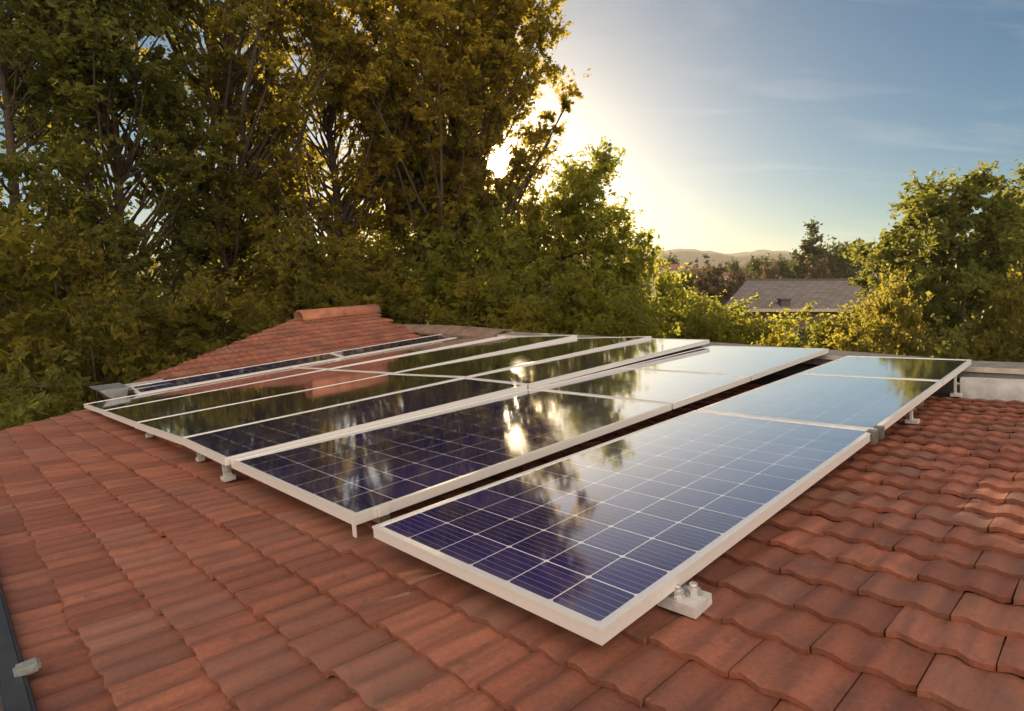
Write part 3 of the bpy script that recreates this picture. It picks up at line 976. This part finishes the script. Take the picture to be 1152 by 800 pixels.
bracket(0.005, 0.33, 'big pale grey block bracket with two bolts at the nearest panel\'s right edge', 1.0, True)
bracket(-2.50, 0.03, 'small foot bracket under the white double frame line at the front edge', 1.0, False, 0.075)
bracket(-0.055, 3.30, 'small pale bracket under the right edge of the separate right column, just behind its joint', 1.0, False, 0.14)
bracket(-0.02, 4.62, 'small pale bracket beside the left end of the white flashing', 1.0, False, 0.16)
bracket(-1.04, 3.95, 'small bracket standing in the long gap between the columns, nearer one', 1.1, False, 0.16)
bracket(-1.00, 4.45, 'small bracket standing in the long gap between the columns, farther one', 1.1, False, 0.16)
bracket(-4.36, 0.09, 'tiny foot bracket under the front edge at the second joint from the left', 0.7, False, 0.06)
bracket(-3.12, 0.08, 'tiny foot bracket under the front edge at the joint next to the double frame line', 0.7, False, 0.08)
bracket(-2.55, 4.62, 'small white bracket in the dark roof strip behind the jutting back panel', 1.5, False, 0.10)

# ------------------------------------------------------------------ cable channel on the tiles, lower left
ch_ = tag(empty('cable_channel', P(-1.3, -0.95, -0.11)), 'dark slate grey cable channel crossing the tiles at the lower left corner', 'cable channel')
bm = bmesh.new()
for (va, vb, ha, hb_) in ((-0.995, -0.93, -0.13, -0.092), ):
    pts = [(-3.2, va), (1.2, va), (1.2, vb), (-3.2, vb)]
    add_hexa(bm, [P(u, v, ha) for u, v in pts], [P(-3.2, va + .008, hb_), P(1.2, va + .008, hb_), P(1.2, vb - .008, hb_), P(-3.2, vb - .008, hb_)])
bmesh.ops.transform(bm, matrix=Matrix.Translation(-ch_.location), verts=bm.verts)
bm_obj('channel', bm, M['channel'], ch_, bevel=0.006)
bm = bmesh.new()
pts = [(-1.15, -0.958), (-1.105, -0.958), (-1.105, -0.905), (-1.15, -0.905)]
add_hexa(bm, [P(u, v, -0.10) for u, v in pts], [P(u, v, -0.076) for u, v in pts])
bmesh.ops.transform(bm, matrix=Matrix.Translation(-ch_.location), verts=bm.verts)
bm_obj('clip', bm, M['clip'], ch_, bevel=0.006)

# ------------------------------------------------------------------ vegetation


def tube(pts, radii, seg=6):
    pts = np.asarray(pts, float)
    n = len(pts)
    V = []
    for i in range(n):
        d = pts[min(i + 1, n - 1)] - pts[max(i - 1, 0)]
        d /= np.linalg.norm(d) + 1e-9
        a = np.cross(d, (0.3, 0.9, 0.2)); a /= np.linalg.norm(a) + 1e-9
        b = np.cross(d, a)
        ang = np.linspace(0, 2 * np.pi, seg, endpoint=False)
        V.append(pts[i] + radii[i] * (np.cos(ang)[:, None] * a + np.sin(ang)[:, None] * b))
    Fq = []
    for i in range(n - 1):
        for k in range(seg):
            Fq.append((i * seg + k, i * seg + (k + 1) % seg, (i + 1) * seg + (k + 1) % seg, (i + 1) * seg + k))
    return np.concatenate(V), np.array(Fq)


def leaf_cards(centers, size, tint, g, aspect=0.55):
    """diamond leaf, slightly folded; centers (n,3)"""
    n = len(centers)
    d = g.normal(0, 1, (n, 3)); d[:, 2] = d[:, 2] * 0.7 - 0.25
    d /= np.linalg.norm(d, axis=1)[:, None]
    s = np.cross(d, g.normal(0, 1, (n, 3))); s /= np.linalg.norm(s, axis=1)[:, None] + 1e-9
    nrm_ = np.cross(d, s)
    sz = size * np.clip(g.lognormal(0.0, 0.38, n), 0.4, 2.2)[:, None]
    V = np.empty((n, 4, 3))
    V[:, 0] = centers - d * sz * 0.5
    V[:, 1] = centers + s * sz * aspect * 0.5 + nrm_ * sz * 0.10
    V[:, 2] = centers + d * sz * 0.5
    V[:, 3] = centers - s * sz * aspect * 0.5 + nrm_ * sz * 0.10
    Fq = np.arange(n * 4).reshape(n, 4)
    return V.reshape(-1, 3), Fq, tint


def make_tree(name, label, base, H, profile, n_limb, n_leaf, leaf, mat, bark='bark', trunk_r=0.22, lean=(0, 0), seed=0,
              z_lo=0.15, clump=0.6, twig=10, lobes=0.28, fork=0.0, group=None, cat='tree', hole=None, qpow=0.6, inner=False):
    """profile: list of (t, r) crown radius at height fraction t (0 ground .. 1 top)"""
    g = np.random.default_rng(seed)
    base = np.asarray(base, float)
    e = empty(name, tuple(base))
    tag(e, label, cat, group)
    pt = np.array([q[0] for q in profile]); pr = np.array([q[1] for q in profile])
    ph = g.uniform(0, 6.28, 8)

    def rad(t, a):
        r = np.interp(t, pt, pr)
        lob = 1 + lobes * (np.sin(3 * a + ph[0] + 5 * t) * 0.5 + np.sin(5 * a + ph[1] - 9 * t) * 0.35 + np.sin(2 * a + ph[2] + 14 * t) * 0.5)
        return r * np.clip(lob, 0.35, 1.7)

    # trunk: curved stem
    nt = 9
    tt = np.linspace(0, 0.93, nt)
    wob = np.cumsum(g.normal(0, 0.022 * H / nt * 2, (nt, 2)), 0); wob[0] = 0
    tp = np.stack([wob[:, 0] + lean[0] * tt * H, wob[:, 1] + lean[1] * tt * H, tt * H], 1)
    tr = trunk_r * np.clip(1.0 - tt, 0.06, 1) ** 0.9
    tr[0] *= 1.25
    TV, TF = [], []
    off = 0

    def addt(p, r, seg):
        nonlocal off
        v, f = tube(p, r, seg)
        TV.append(v); TF.append(f + off); off += len(v)

    addt(tp, tr, 9)

    def trunk_at(t):
        return np.array([np.interp(t, tt, tp[:, k]) for k in range(3)])

    # limbs: end points spread through the crown
    cen, wgt = [], []
    k = 0
    while k < n_limb:
        t = z_lo + (1 - z_lo) * g.uniform() ** 0.85
        a = g.uniform(0, 2 * np.pi)
        rr = rad(t, a)
        if rr < 0.05 or g.uniform() > 0.15 + 0.85 * min(1, (rr / pr.max()) ** 1.0):
            continue
        q = g.uniform(0.35, 1.0) ** qpow
        axis = trunk_at(min(t, 0.93))
        end = axis + np.array((math.cos(a) * rr * q, math.sin(a) * rr * q, (t - min(t, 0.93)) * H))
        if hole is not None:
            rl = end + base - np.asarray(hole[0]); al_ = rl @ np.asarray(hole[1])
            if np.linalg.norm(rl - al_ * np.asarray(hole[1])) < hole[2] * 1.25:
                continue
        hd = rr * q
        ts = max(0.10, min(t - (0.9 + 0.8 * g.uniform()) * hd * 1.1 / H, 0.9))
        st = trunk_at(ts)
        mid = st * 0.45 + end * 0.55 + np.array((0, 0, -0.14 * hd)) + g.normal(0, 0.06 * hd + 0.02, 3)
        q1 = st * 0.75 + mid * 0.25 + g.normal(0, 0.03 * hd + 0.01, 3)
        r0 = np.interp(ts, tt, tr) * 0.45
        r0 = min(r0, 0.02 + 0.022 * np.linalg.norm(end - st))
        if hole is not None:
            ln_ = np.concatenate([np.linspace(st, mid, 8), np.linspace(mid, end, 8)]) + base - np.asarray(hole[0])
            al_ = ln_ @ np.asarray(hole[1])
            if np.linalg.norm(ln_ - al_[:, None] * np.asarray(hole[1]), axis=1).min() < hole[2] * 0.8:
                continue
        addt([st, q1, mid, mid * 0.45 + end * 0.55 + g.normal(0, 0.05, 3), end], [r0, r0 * 0.8, r0 * 0.55, r0 * 0.35, r0 * 0.12], 5)
        cen.append(end); wgt.append(1.0)
        if hd > 0.8:
            cen.append(mid * 0.5 + end * 0.5 + g.normal(0, 0.25 * clump, 3)); wgt.append(0.65)
        if inner and hd > 1.2:
            cen.append(mid + g.normal(0, 0.3 * clump, 3)); wgt.append(0.45)
        k += 1
    cen = np.array(cen); wgt = np.array(wgt)
    per = np.maximum(4, (n_leaf * wgt / wgt.sum())).astype(int)
    LC, LT = [], []
    for c, m_ in zip(cen, per):
        cs = clump * g.uniform(0.6, 1.45)
        ct = g.uniform(0, 1)
        # twigs out of the limb end, leaves strung along them
        nd = g.normal(0, 1, (twig, 3)); nd /= np.linalg.norm(nd, axis=1)[:, None]
        nd[:, 2] = nd[:, 2] * 0.8 + 0.12
        ln = cs * g.uniform(0.5, 1.25, twig)
        w = g.integers(0, twig, m_)
        s = g.uniform(0.05, 1.0, m_) ** 0.8
        pos = c + nd[w] * (ln[w] * s)[:, None] * 1.25 + g.normal(0, 0.10 * cs, (m_, 3))
        LC.append(pos)
        LT.append(np.clip(0.55 * ct + 0.45 * g.uniform(0, 1, m_) + 0.0, 0, 1))
        if m_ > 30:
            for kx in range(0, twig, 3):
                addt([c, c + nd[kx] * ln[kx] * 0.6, c + nd[kx] * ln[kx] * 1.15], [0.014, 0.009, 0.003], 3)
    LC = np.concatenate(LC); LT = np.concatenate(LT)
    if hole is not None:                       # a gap in the crown: no leaves along this line
        o_, d_, r_ = hole
        rel = LC + base - np.asarray(o_)
        al = rel @ np.asarray(d_)
        dist = np.linalg.norm(rel - al[:, None] * np.asarray(d_), axis=1)
        keep = dist > r_ * g.uniform(0.5, 1.3, len(LC))
        LC, LT = LC[keep], LT[keep]
    keep = (LC + base)[:, 2] > 0.1
    LC, LT = LC[keep], LT[keep]
    v, f, tint = leaf_cards(LC, leaf, LT, g)
    mesh_np('trunk', np.concatenate(TV), np.concatenate(TF), M[bark], e, True)
    mesh_np('crown', v, f, M[mat], e, False, {'tint': tint})
    return e


def children_of(o):
    return [c for c in bpy.data.objects if c.parent is o]


def copy_thing(src, loc, rz, sc, label):
    r = src.copy(); COL.objects.link(r)
    r.location = loc; r.rotation_euler = (0, 0, rz); r.scale = sc if isinstance(sc, tuple) else (sc, sc, sc)
    r['label'] = label
    for ch in SRC[src.name]:
        c = ch.copy(); COL.objects.link(c); c.parent = r
    return r


SRC = {}


def reg(o):
    SRC[o.name] = children_of(o)
    return o


def ground_at(px, D):
    p = at(px, 322, D)
    return (p.x, p.y, 0.0)


def top_z(py, D):
    return at(576, py, D).z


SUNO = np.array((0, 0, CAMZ)); SUND = np.array(SUN_DIR)
TALL = [(0, 0.2), (0.15, 0.75), (0.35, 1.0), (0.6, 1.0), (0.8, 0.8), (0.93, 0.45), (1.0, 0.12)]
VASE = [(0, 0.0), (0.18, 0.25), (0.4, 0.72), (0.65, 1.0), (0.85, 0.85), (0.95, 0.5), (1.0, 0.15)]
BALL = [(0, 0.0), (0.2, 0.2), (0.38, 0.75), (0.6, 1.0), (0.82, 0.85), (0.95, 0.45), (1.0, 0.1)]
SPIRE = [(0, 0.5), (0.12, 0.95), (0.4, 1.0), (0.7, 0.92), (0.86, 0.72), (0.95, 0.5), (1.0, 0.2)]
CROWN = [(0, 0.0), (0.46, 0.05), (0.54, 0.55), (0.66, 0.95), (0.76, 1.0), (0.88, 0.8), (0.96, 0.45), (1.0, 0.1)]
BUSH = [(0, 0.7), (0.3, 1.0), (0.6, 0.95), (0.85, 0.6), (1.0, 0.15)]
CONE = [(0, 0.6), (0.1, 1.0), (0.5, 0.62), (0.8, 0.3), (1.0, 0.03)]
COLUMN = [(0, 0.6), (0.15, 1.0), (0.7, 0.85), (1.0, 0.08)]


def prof(shape, r):
    return [(t, q * r) for t, q in shape]


def pr_tree(px, D, ytop, wpx, shape, **kw):
    H = top_z(ytop, D)
    r = wpx * D / F
    return make_tree(base=ground_at(px, D), H=H, profile=prof(shape, r), **kw)


# the tall stand on the left
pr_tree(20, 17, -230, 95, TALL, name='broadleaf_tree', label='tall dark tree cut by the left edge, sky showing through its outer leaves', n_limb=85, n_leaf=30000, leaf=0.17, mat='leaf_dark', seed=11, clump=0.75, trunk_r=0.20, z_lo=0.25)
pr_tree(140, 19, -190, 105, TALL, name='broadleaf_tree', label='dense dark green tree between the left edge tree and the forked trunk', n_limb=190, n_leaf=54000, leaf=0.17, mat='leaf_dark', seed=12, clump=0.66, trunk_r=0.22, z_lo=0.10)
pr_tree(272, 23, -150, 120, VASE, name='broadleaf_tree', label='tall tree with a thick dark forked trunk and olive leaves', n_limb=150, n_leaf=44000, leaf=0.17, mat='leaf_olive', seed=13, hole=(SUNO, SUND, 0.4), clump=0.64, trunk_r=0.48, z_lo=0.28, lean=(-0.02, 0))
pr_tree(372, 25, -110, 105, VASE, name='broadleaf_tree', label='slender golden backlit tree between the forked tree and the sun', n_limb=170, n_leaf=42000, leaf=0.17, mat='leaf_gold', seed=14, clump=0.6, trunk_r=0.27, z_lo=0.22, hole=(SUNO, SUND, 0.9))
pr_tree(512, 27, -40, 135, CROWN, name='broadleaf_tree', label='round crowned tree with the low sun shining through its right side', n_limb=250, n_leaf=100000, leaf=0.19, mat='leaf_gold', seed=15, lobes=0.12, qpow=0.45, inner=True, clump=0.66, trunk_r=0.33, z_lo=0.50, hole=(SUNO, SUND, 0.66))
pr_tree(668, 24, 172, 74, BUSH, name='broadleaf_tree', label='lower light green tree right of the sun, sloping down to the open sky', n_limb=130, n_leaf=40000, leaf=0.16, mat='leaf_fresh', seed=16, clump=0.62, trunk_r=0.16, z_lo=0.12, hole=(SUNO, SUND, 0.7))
# right-hand trees
pr_tree(1062, 19, 203, 90, SPIRE, name='broadleaf_tree', label='bushy upright tree at the right with leafy spires against the sky', n_limb=170, n_leaf=62000, leaf=0.14, mat='leaf_green', seed=21, lobes=0.42, clump=0.5, trunk_r=0.17, z_lo=0.10)
pr_tree(1150, 20, 200, 80, TALL, name='broadleaf_tree', label='dark tree cut by the right edge, behind the bushy upright tree', n_limb=110, n_leaf=34000, leaf=0.16, mat='leaf_dark', seed=22, clump=0.62, trunk_r=0.17, z_lo=0.10)

# undergrowth: a few built shrubs, the others copies of them
sh = {}
sh['dark'] = reg(make_tree('shrub', 'dark green shrub low beside the left edge of the roof', ground_at(20, 9.5), 3.9, prof(BUSH, 1.7), 60, 22000, 0.12, 'leaf_dark', trunk_r=0.07, seed=31, clump=0.5, z_lo=0.05, group='shrubs round the house', cat='shrub'))
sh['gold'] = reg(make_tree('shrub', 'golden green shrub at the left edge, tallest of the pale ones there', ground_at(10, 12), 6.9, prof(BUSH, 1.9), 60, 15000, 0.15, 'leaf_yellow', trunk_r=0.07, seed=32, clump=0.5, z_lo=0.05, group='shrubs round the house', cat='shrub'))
sh['fresh'] = reg(make_tree('shrub', 'fresh green shrub below the gap between the sunlit trees and the far house', ground_at(770, 24), 4.9, prof(BUSH, 2.1), 60, 14000, 0.15, 'leaf_fresh', trunk_r=0.07, seed=33, clump=0.55, z_lo=0.05, group='shrubs round the house', cat='shrub'))
sh['olive'] = reg(make_tree('shrub', 'olive shrub under the forked tree behind the hip roof', ground_at(250, 15), 5.4, prof(BUSH, 1.9), 60, 22000, 0.13, 'leaf_olive', trunk_r=0.07, seed=34, clump=0.52, z_lo=0.05, group='shrubs round the house', cat='shrub'))
# (kind, px, D, ytop, wpx, label)
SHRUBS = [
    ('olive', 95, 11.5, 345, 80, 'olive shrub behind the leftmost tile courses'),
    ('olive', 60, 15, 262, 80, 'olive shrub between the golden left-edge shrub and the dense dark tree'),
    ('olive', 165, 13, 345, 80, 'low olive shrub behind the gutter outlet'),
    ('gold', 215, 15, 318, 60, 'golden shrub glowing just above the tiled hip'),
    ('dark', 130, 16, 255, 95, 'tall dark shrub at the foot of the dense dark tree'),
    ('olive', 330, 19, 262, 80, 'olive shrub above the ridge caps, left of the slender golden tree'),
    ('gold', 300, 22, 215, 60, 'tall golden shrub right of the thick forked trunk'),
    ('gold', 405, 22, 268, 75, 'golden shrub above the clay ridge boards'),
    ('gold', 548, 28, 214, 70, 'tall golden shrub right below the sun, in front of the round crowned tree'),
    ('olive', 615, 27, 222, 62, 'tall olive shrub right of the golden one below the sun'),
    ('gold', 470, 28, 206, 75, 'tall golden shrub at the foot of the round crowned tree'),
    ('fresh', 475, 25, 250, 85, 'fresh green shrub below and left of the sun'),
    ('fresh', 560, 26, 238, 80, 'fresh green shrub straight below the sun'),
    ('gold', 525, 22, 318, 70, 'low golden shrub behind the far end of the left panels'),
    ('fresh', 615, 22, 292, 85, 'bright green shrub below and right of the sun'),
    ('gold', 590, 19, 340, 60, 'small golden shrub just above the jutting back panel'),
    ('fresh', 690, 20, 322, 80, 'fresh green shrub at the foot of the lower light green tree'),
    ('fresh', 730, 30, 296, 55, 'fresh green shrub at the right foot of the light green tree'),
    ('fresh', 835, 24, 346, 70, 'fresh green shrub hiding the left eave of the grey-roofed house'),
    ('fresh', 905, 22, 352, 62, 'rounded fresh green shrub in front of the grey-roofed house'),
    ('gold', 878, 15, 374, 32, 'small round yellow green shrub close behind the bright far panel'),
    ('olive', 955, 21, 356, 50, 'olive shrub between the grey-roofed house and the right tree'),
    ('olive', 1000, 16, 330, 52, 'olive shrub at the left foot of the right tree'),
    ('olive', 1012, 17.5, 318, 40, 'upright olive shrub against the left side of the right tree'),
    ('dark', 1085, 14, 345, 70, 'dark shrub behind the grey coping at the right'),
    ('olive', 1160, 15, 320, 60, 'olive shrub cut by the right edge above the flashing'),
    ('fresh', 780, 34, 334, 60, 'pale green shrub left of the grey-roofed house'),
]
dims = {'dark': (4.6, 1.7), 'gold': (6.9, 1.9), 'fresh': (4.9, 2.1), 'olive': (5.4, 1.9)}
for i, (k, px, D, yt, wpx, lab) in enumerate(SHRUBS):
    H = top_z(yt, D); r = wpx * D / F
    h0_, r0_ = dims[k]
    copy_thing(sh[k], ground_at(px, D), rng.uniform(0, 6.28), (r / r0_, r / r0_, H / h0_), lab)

# far trees on the plain
ft = {}
ft['bushy'] = reg(make_tree('far_tree', 'brownish bushy tree in the distance, right behind the grey roof ridge', ground_at(938, 75), top_z(276, 75), prof(BALL, 3.4), 70, 7000, 0.42, 'leaf_far', trunk_r=0.25, seed=41, clump=1.1, z_lo=0.15, group='distant trees on the plain'))
ft['conifer'] = reg(make_tree('conifer', 'dark pointed conifer rising highest above the grey roof', ground_at(907, 70), top_z(252, 70), prof(CONE, 3.2), 130, 12000, 0.36, 'leaf_far', trunk_r=0.25, seed=42, clump=0.6, z_lo=0.06, group='distant trees on the plain'))
ft['cypress'] = reg(make_tree('cypress', 'thin dark cypress standing alone in front of the far hills', ground_at(795, 130), top_z(288, 130), prof(COLUMN, 1.3), 60, 3500, 0.4, 'leaf_far', trunk_r=0.2, seed=43, clump=0.5, z_lo=0.05, group='distant trees on the plain'))
ft['russet'] = reg(make_tree('far_tree', 'reddish brown tree left of the grey roof\'s slanting end', ground_at(806, 62), top_z(303, 62), prof(BUSH, 3.0), 60, 7000, 0.36, 'leaf_rust', trunk_r=0.2, seed=44, clump=0.9, z_lo=0.1, group='distant trees on the plain'))
fdims = {'bushy': (top_z(276, 75), 3.4), 'conifer': (top_z(252, 70), 3.2), 'cypress': (top_z(288, 130), 1.3), 'russet': (top_z(303, 62), 3.0)}
FAR = [
    ('cypress', 782, 140, 293, 5, 'short dark cypress left of the lone thin one'),
    ('cypress', 772, 150, 296, 7, 'broad low cypress, leftmost of the far row'),
    ('bushy', 826, 120, 294, 9, 'small dark distant tree above the left end of the grey roof ridge'),
    ('cypress', 816, 150, 296, 6, 'faint cypress right of the lone thin one'),
    ('bushy', 858, 95, 291, 20, 'dark rounded distant tree above the left part of the grey roof'),
    ('bushy', 880, 90, 293, 18, 'rounded distant tree left of the pointed conifer'),
    ('russet', 868, 75, 302, 16, 'russet bush peeping over the middle of the grey roof'),
    ('bushy', 960, 80, 286, 18, 'distant tree half hidden by the right tree'),
    ('russet', 922, 66, 296, 20, 'brown tree between the conifer and the bushy distant tree'),
    ('bushy', 752, 110, 290, 14, 'distant tree at the right edge of the light green tree'),
    ('bushy', 768, 60, 307, 18, 'brown green tree below the far cypress row'),
    ('russet', 790, 90, 304, 22, 'wide russet tree under the lone thin cypress'),
    ('bushy', 842, 130, 297, 12, 'hazy distant tree over the roof\'s left corner'),
    ('bushy', 900, 130, 292, 16, 'hazy distant tree behind the conifer'),
    ('russet', 835, 58, 309, 13, 'small russet bush touching the grey roof\'s slanting end'),
]
for k, px, D, yt, wpx, lab in FAR:
    H = top_z(yt, D); r = wpx * D / F
    h0_, r0_ = fdims[k]
    copy_thing(ft[k], ground_at(px, D), rng.uniform(0, 6.28), (r / r0_, r / r0_, H / h0_), lab)

# ------------------------------------------------------------------ neighbour's house with the grey shingle roof
sm_, st_, so_ = new_mat('grey_shingles')
spn = N(st_, 'ShaderNodeBsdfPrincipled', inp={'Roughness': 0.85})
suv = N(st_, 'ShaderNodeUVMap')
sb = N(st_, 'ShaderNodeTexBrick', inp={'Scale': 1.0, 'Mortar Size': 0.03, 'Brick Width': 0.6, 'Row Height': 0.34, 'Bias': 0.0})
sb.inputs['Color1'].default_value = (0.145, 0.132, 0.130, 1); sb.inputs['Color2'].default_value = (0.205, 0.188, 0.184, 1)
sb.inputs['Mortar'].default_value = (0.09, 0.075, 0.07, 1)
L(st_, suv, 0, sb, 'Vector'); L(st_, sb, 'Color', spn, 'Base Color')
sbb = N(st_, 'ShaderNodeBump', inp={'Strength': 0.5, 'Distance': 0.03}); L(st_, sb, 'Fac', sbb, 'Height'); sbb.invert = True
L(st_, sbb, 0, spn, 'Normal'); L(st_, spn, 0, so_, 'Surface')
M['shingle'] = sm_
M['nwall'] = simple('brown_weatherboard', (0.15, 0.105, 0.08), 0.85, 0, 0.25, 5, 0.2)
M['fascia'] = simple('pale_fascia', (0.42, 0.37, 0.31), 0.7, 0, 0.2, 6, 0.05)
M['dark_glass'] = simple('window_glass', (0.02, 0.022, 0.025), 0.08, 0, 0.1, 3, 0.0, 0.8)
M['vent'] = simple('dark_vent', (0.07, 0.06, 0.055), 0.6, 0, 0.2, 9, 0.05)

DH = 38.0
nl, nr_ = at(812, 345, DH), at(985, 349, DH)
ez = (nl.z + nr_.z) / 2
xl, xr = nl.x, nr_.x + 4.0
yf = DH
tl = at(841, 315, DH + 4.5)
rz_ = tl.z
nh = tag(empty('neighbour_house', (xl, yf, 0)), 'single storey house with a long grey shingle roof behind the shrubs', 'house')
off = Vector((xl, yf, 0))
def nloc(x, y, z): return (x - off.x, y - off.y, z)
rv = [nloc(xl, yf, ez), nloc(xr, yf, ez), nloc(xr, yf + 9, ez), nloc(tl.x + 1.2, yf + 9, ez), nloc(tl.x, yf + 4.5, rz_), nloc(xr - 1.7, yf + 4.5, rz_)]
roofV, roofF, roofUV = [], [], []
def addq(pts, uvs):
    k = len(roofV); roofV.extend(pts); roofUV.extend(uvs); roofF.append((k, k + 1, k + 2, k + 3))
wroof = xr - xl; sl = math.hypot(4.5, rz_ - ez)
addq([rv[0], rv[1], rv[5], rv[4]], [(0, 0), (wroof, 0), (wroof - 1.7, sl), (tl.x - xl, sl)])
addq([rv[2], rv[3], rv[4], rv[5]], [(0, 0), (wroof, 0), (wroof - 1.7, sl), (1.7, sl)])
addq([rv[3], rv[0], rv[4], rv[4]], [(0, 0), (9, 0), (4.5, sl), (4.5, sl)])
addq([rv[1], rv[2], rv[5], rv[5]], [(0, 0), (9, 0), (4.5, sl), (4.5, sl)])
bmr = bmesh.new(); uvl = bmr.loops.layers.uv.new('UVMap')
for f in roofF:
    idx = [f[0], f[1], f[2]] if roofV[f[2]] == roofV[f[3]] else list(f)
    fc = bmr.faces.new([bmr.verts.new(roofV[i]) for i in idx])
    for lp, i in zip(fc.loops, idx): lp[uvl].uv = roofUV[i]
roof_o = bm_obj('roof', bmr, M['shingle'], nh)
bm = bmesh.new()   # ridge line caps
add_box(bm, tl.x - off.x - 0.1, xr - 1.6 - off.x, 4.38, 4.62, rz_ - 0.02, rz_ + 0.10)
bm_obj('ridge_cap', bm, M['vent'], roof_o)
bm = bmesh.new()   # roof vent near the eave
add_box(bm, 3.95, 4.55, 0.25, 0.75, ez + 0.02, ez + 0.55)
add_box(bm, 3.88, 4.62, 0.18, 0.82, ez + 0.55, ez + 0.62)
bm_obj('vent', bm, M['vent'], roof_o)
wall0 = 0.55
bm = bmesh.new()
xb_ = tl.x + 1.2 - xl
add_hexa(bm, [(wall0 + 0.3, wall0, -0.05), (wroof - wall0, wall0, -0.05), (wroof - wall0, 8.4, -0.05), (xb_ + 0.5, 8.4, -0.05)],
         [(wall0 + 0.3, wall0, ez - 0.10), (wroof - wall0, wall0, ez - 0.10), (wroof - wall0, 8.4, ez - 0.10), (xb_ + 0.5, 8.4, ez - 0.10)])
wall_o = bm_obj('wall', bm, M['nwall'], nh)
bm = bmesh.new()
add_box(bm, 0.0, wroof, -0.04, 0.0, ez - 0.22, ez - 0.01)
bm_obj('fascia', bm, M['fascia'], nh)
bm = bmesh.new()
add_hexa(bm, [(0.05, 0.02, ez - 0.095), (wroof - 0.02, 0.02, ez - 0.095), (wroof - 0.02, 8.95, ez - 0.095), (xb_ + 0.05, 8.95, ez - 0.095)], [(0.05, 0.02, ez - 0.03), (wroof - 0.02, 0.02, ez - 0.03), (wroof - 0.02, 8.95, ez - 0.03), (xb_ + 0.05, 8.95, ez - 0.03)])
bm_obj('soffit', bm, M['vent'], nh)
for wx in (2.0, 5.2, 8.4, 11.0):
    bm = bmesh.new()
    x0, x1, z0, z1, y_ = wx, wx + 1.3, 1.5, 2.8, wall0
    for bb in ((x0, x1, y_ - 0.05, y_ - 0.002, z0, z0 + 0.08), (x0, x1, y_ - 0.05, y_ - 0.002, z1 - 0.08, z1), (x0, x0 + 0.08, y_ - 0.05, y_ - 0.002, z0 + 0.08, z1 - 0.08), (x1 - 0.08, x1, y_ - 0.05, y_ - 0.002, z0 + 0.08, z1 - 0.08)):
        add_box(bm, *bb)
    wo = bm_obj('window', bm, M['fascia'], nh)
    bm = bmesh.new(); add_box(bm, x0 + 0.081, x1 - 0.081, y_ - 0.03, y_ - 0.003, z0 + 0.081, z1 - 0.081)
    bm_obj('pane', bm, M['dark_glass'], wo)

# small far houses among the trees
M['far_wall'] = simple('far_render', (0.50, 0.45, 0.40), 0.85, 0, 0.15, 3, 0.1)
M['far_roof'] = simple('far_clay_roof', (0.26, 0.13, 0.10), 0.85, 0, 0.25, 3, 0.2)


def far_house(px, D, y_eave, y_ridge, wpx, label):
    c = at(px, y_eave, D); w = wpx * D / F; d = w * 0.7
    e = tag(empty('far_house', (c.x, c.y, 0)), label, 'house', 'small far houses among the trees')
    zr = top_z(y_ridge, D + d / 2); ze = c.z
    bm = bmesh.new(); add_box(bm, -w / 2 + .3, w / 2 - .3, .3, d - .3, -0.05, ze - 0.02)
    bm_obj('wall', bm, M['far_wall'], e)
    bm = bmesh.new()
    a = [(-w / 2, 0, ze), (w / 2, 0, ze), (w / 2, d, ze), (-w / 2, d, ze)]
    r_ = [(-w / 2 + .2, d / 2, zr), (w / 2 - .2, d / 2, zr)]
    A_ = [bm.verts.new(q) for q in a]; R_ = [bm.verts.new(q) for q in r_]
    bm.faces.new((A_[0], A_[1], R_[1], R_[0])); bm.faces.new((A_[2], A_[3], R_[0], R_[1]))
    bm.faces.new((A_[3], A_[0], R_[0])); bm.faces.new((A_[1], A_[2], R_[1])); bm.faces.new(A_[::-1])
    bm_obj('roof', bm, M['far_roof'], e)
    for wx in (-w * 0.25, w * 0.2):
        bm = bmesh.new(); add_box(bm, wx - .5, wx + .5, .25, .298, max(0.8, ze - 2.2), ze - 0.8)
        bm_obj('window', bm, M['dark_glass'], e)


far_house(752, 95, 303, 297, 34, 'pale far house low beside the light green tree')
far_house(800, 105, 309, 302, 44, 'far house with a dull red roof left of the grey roof')
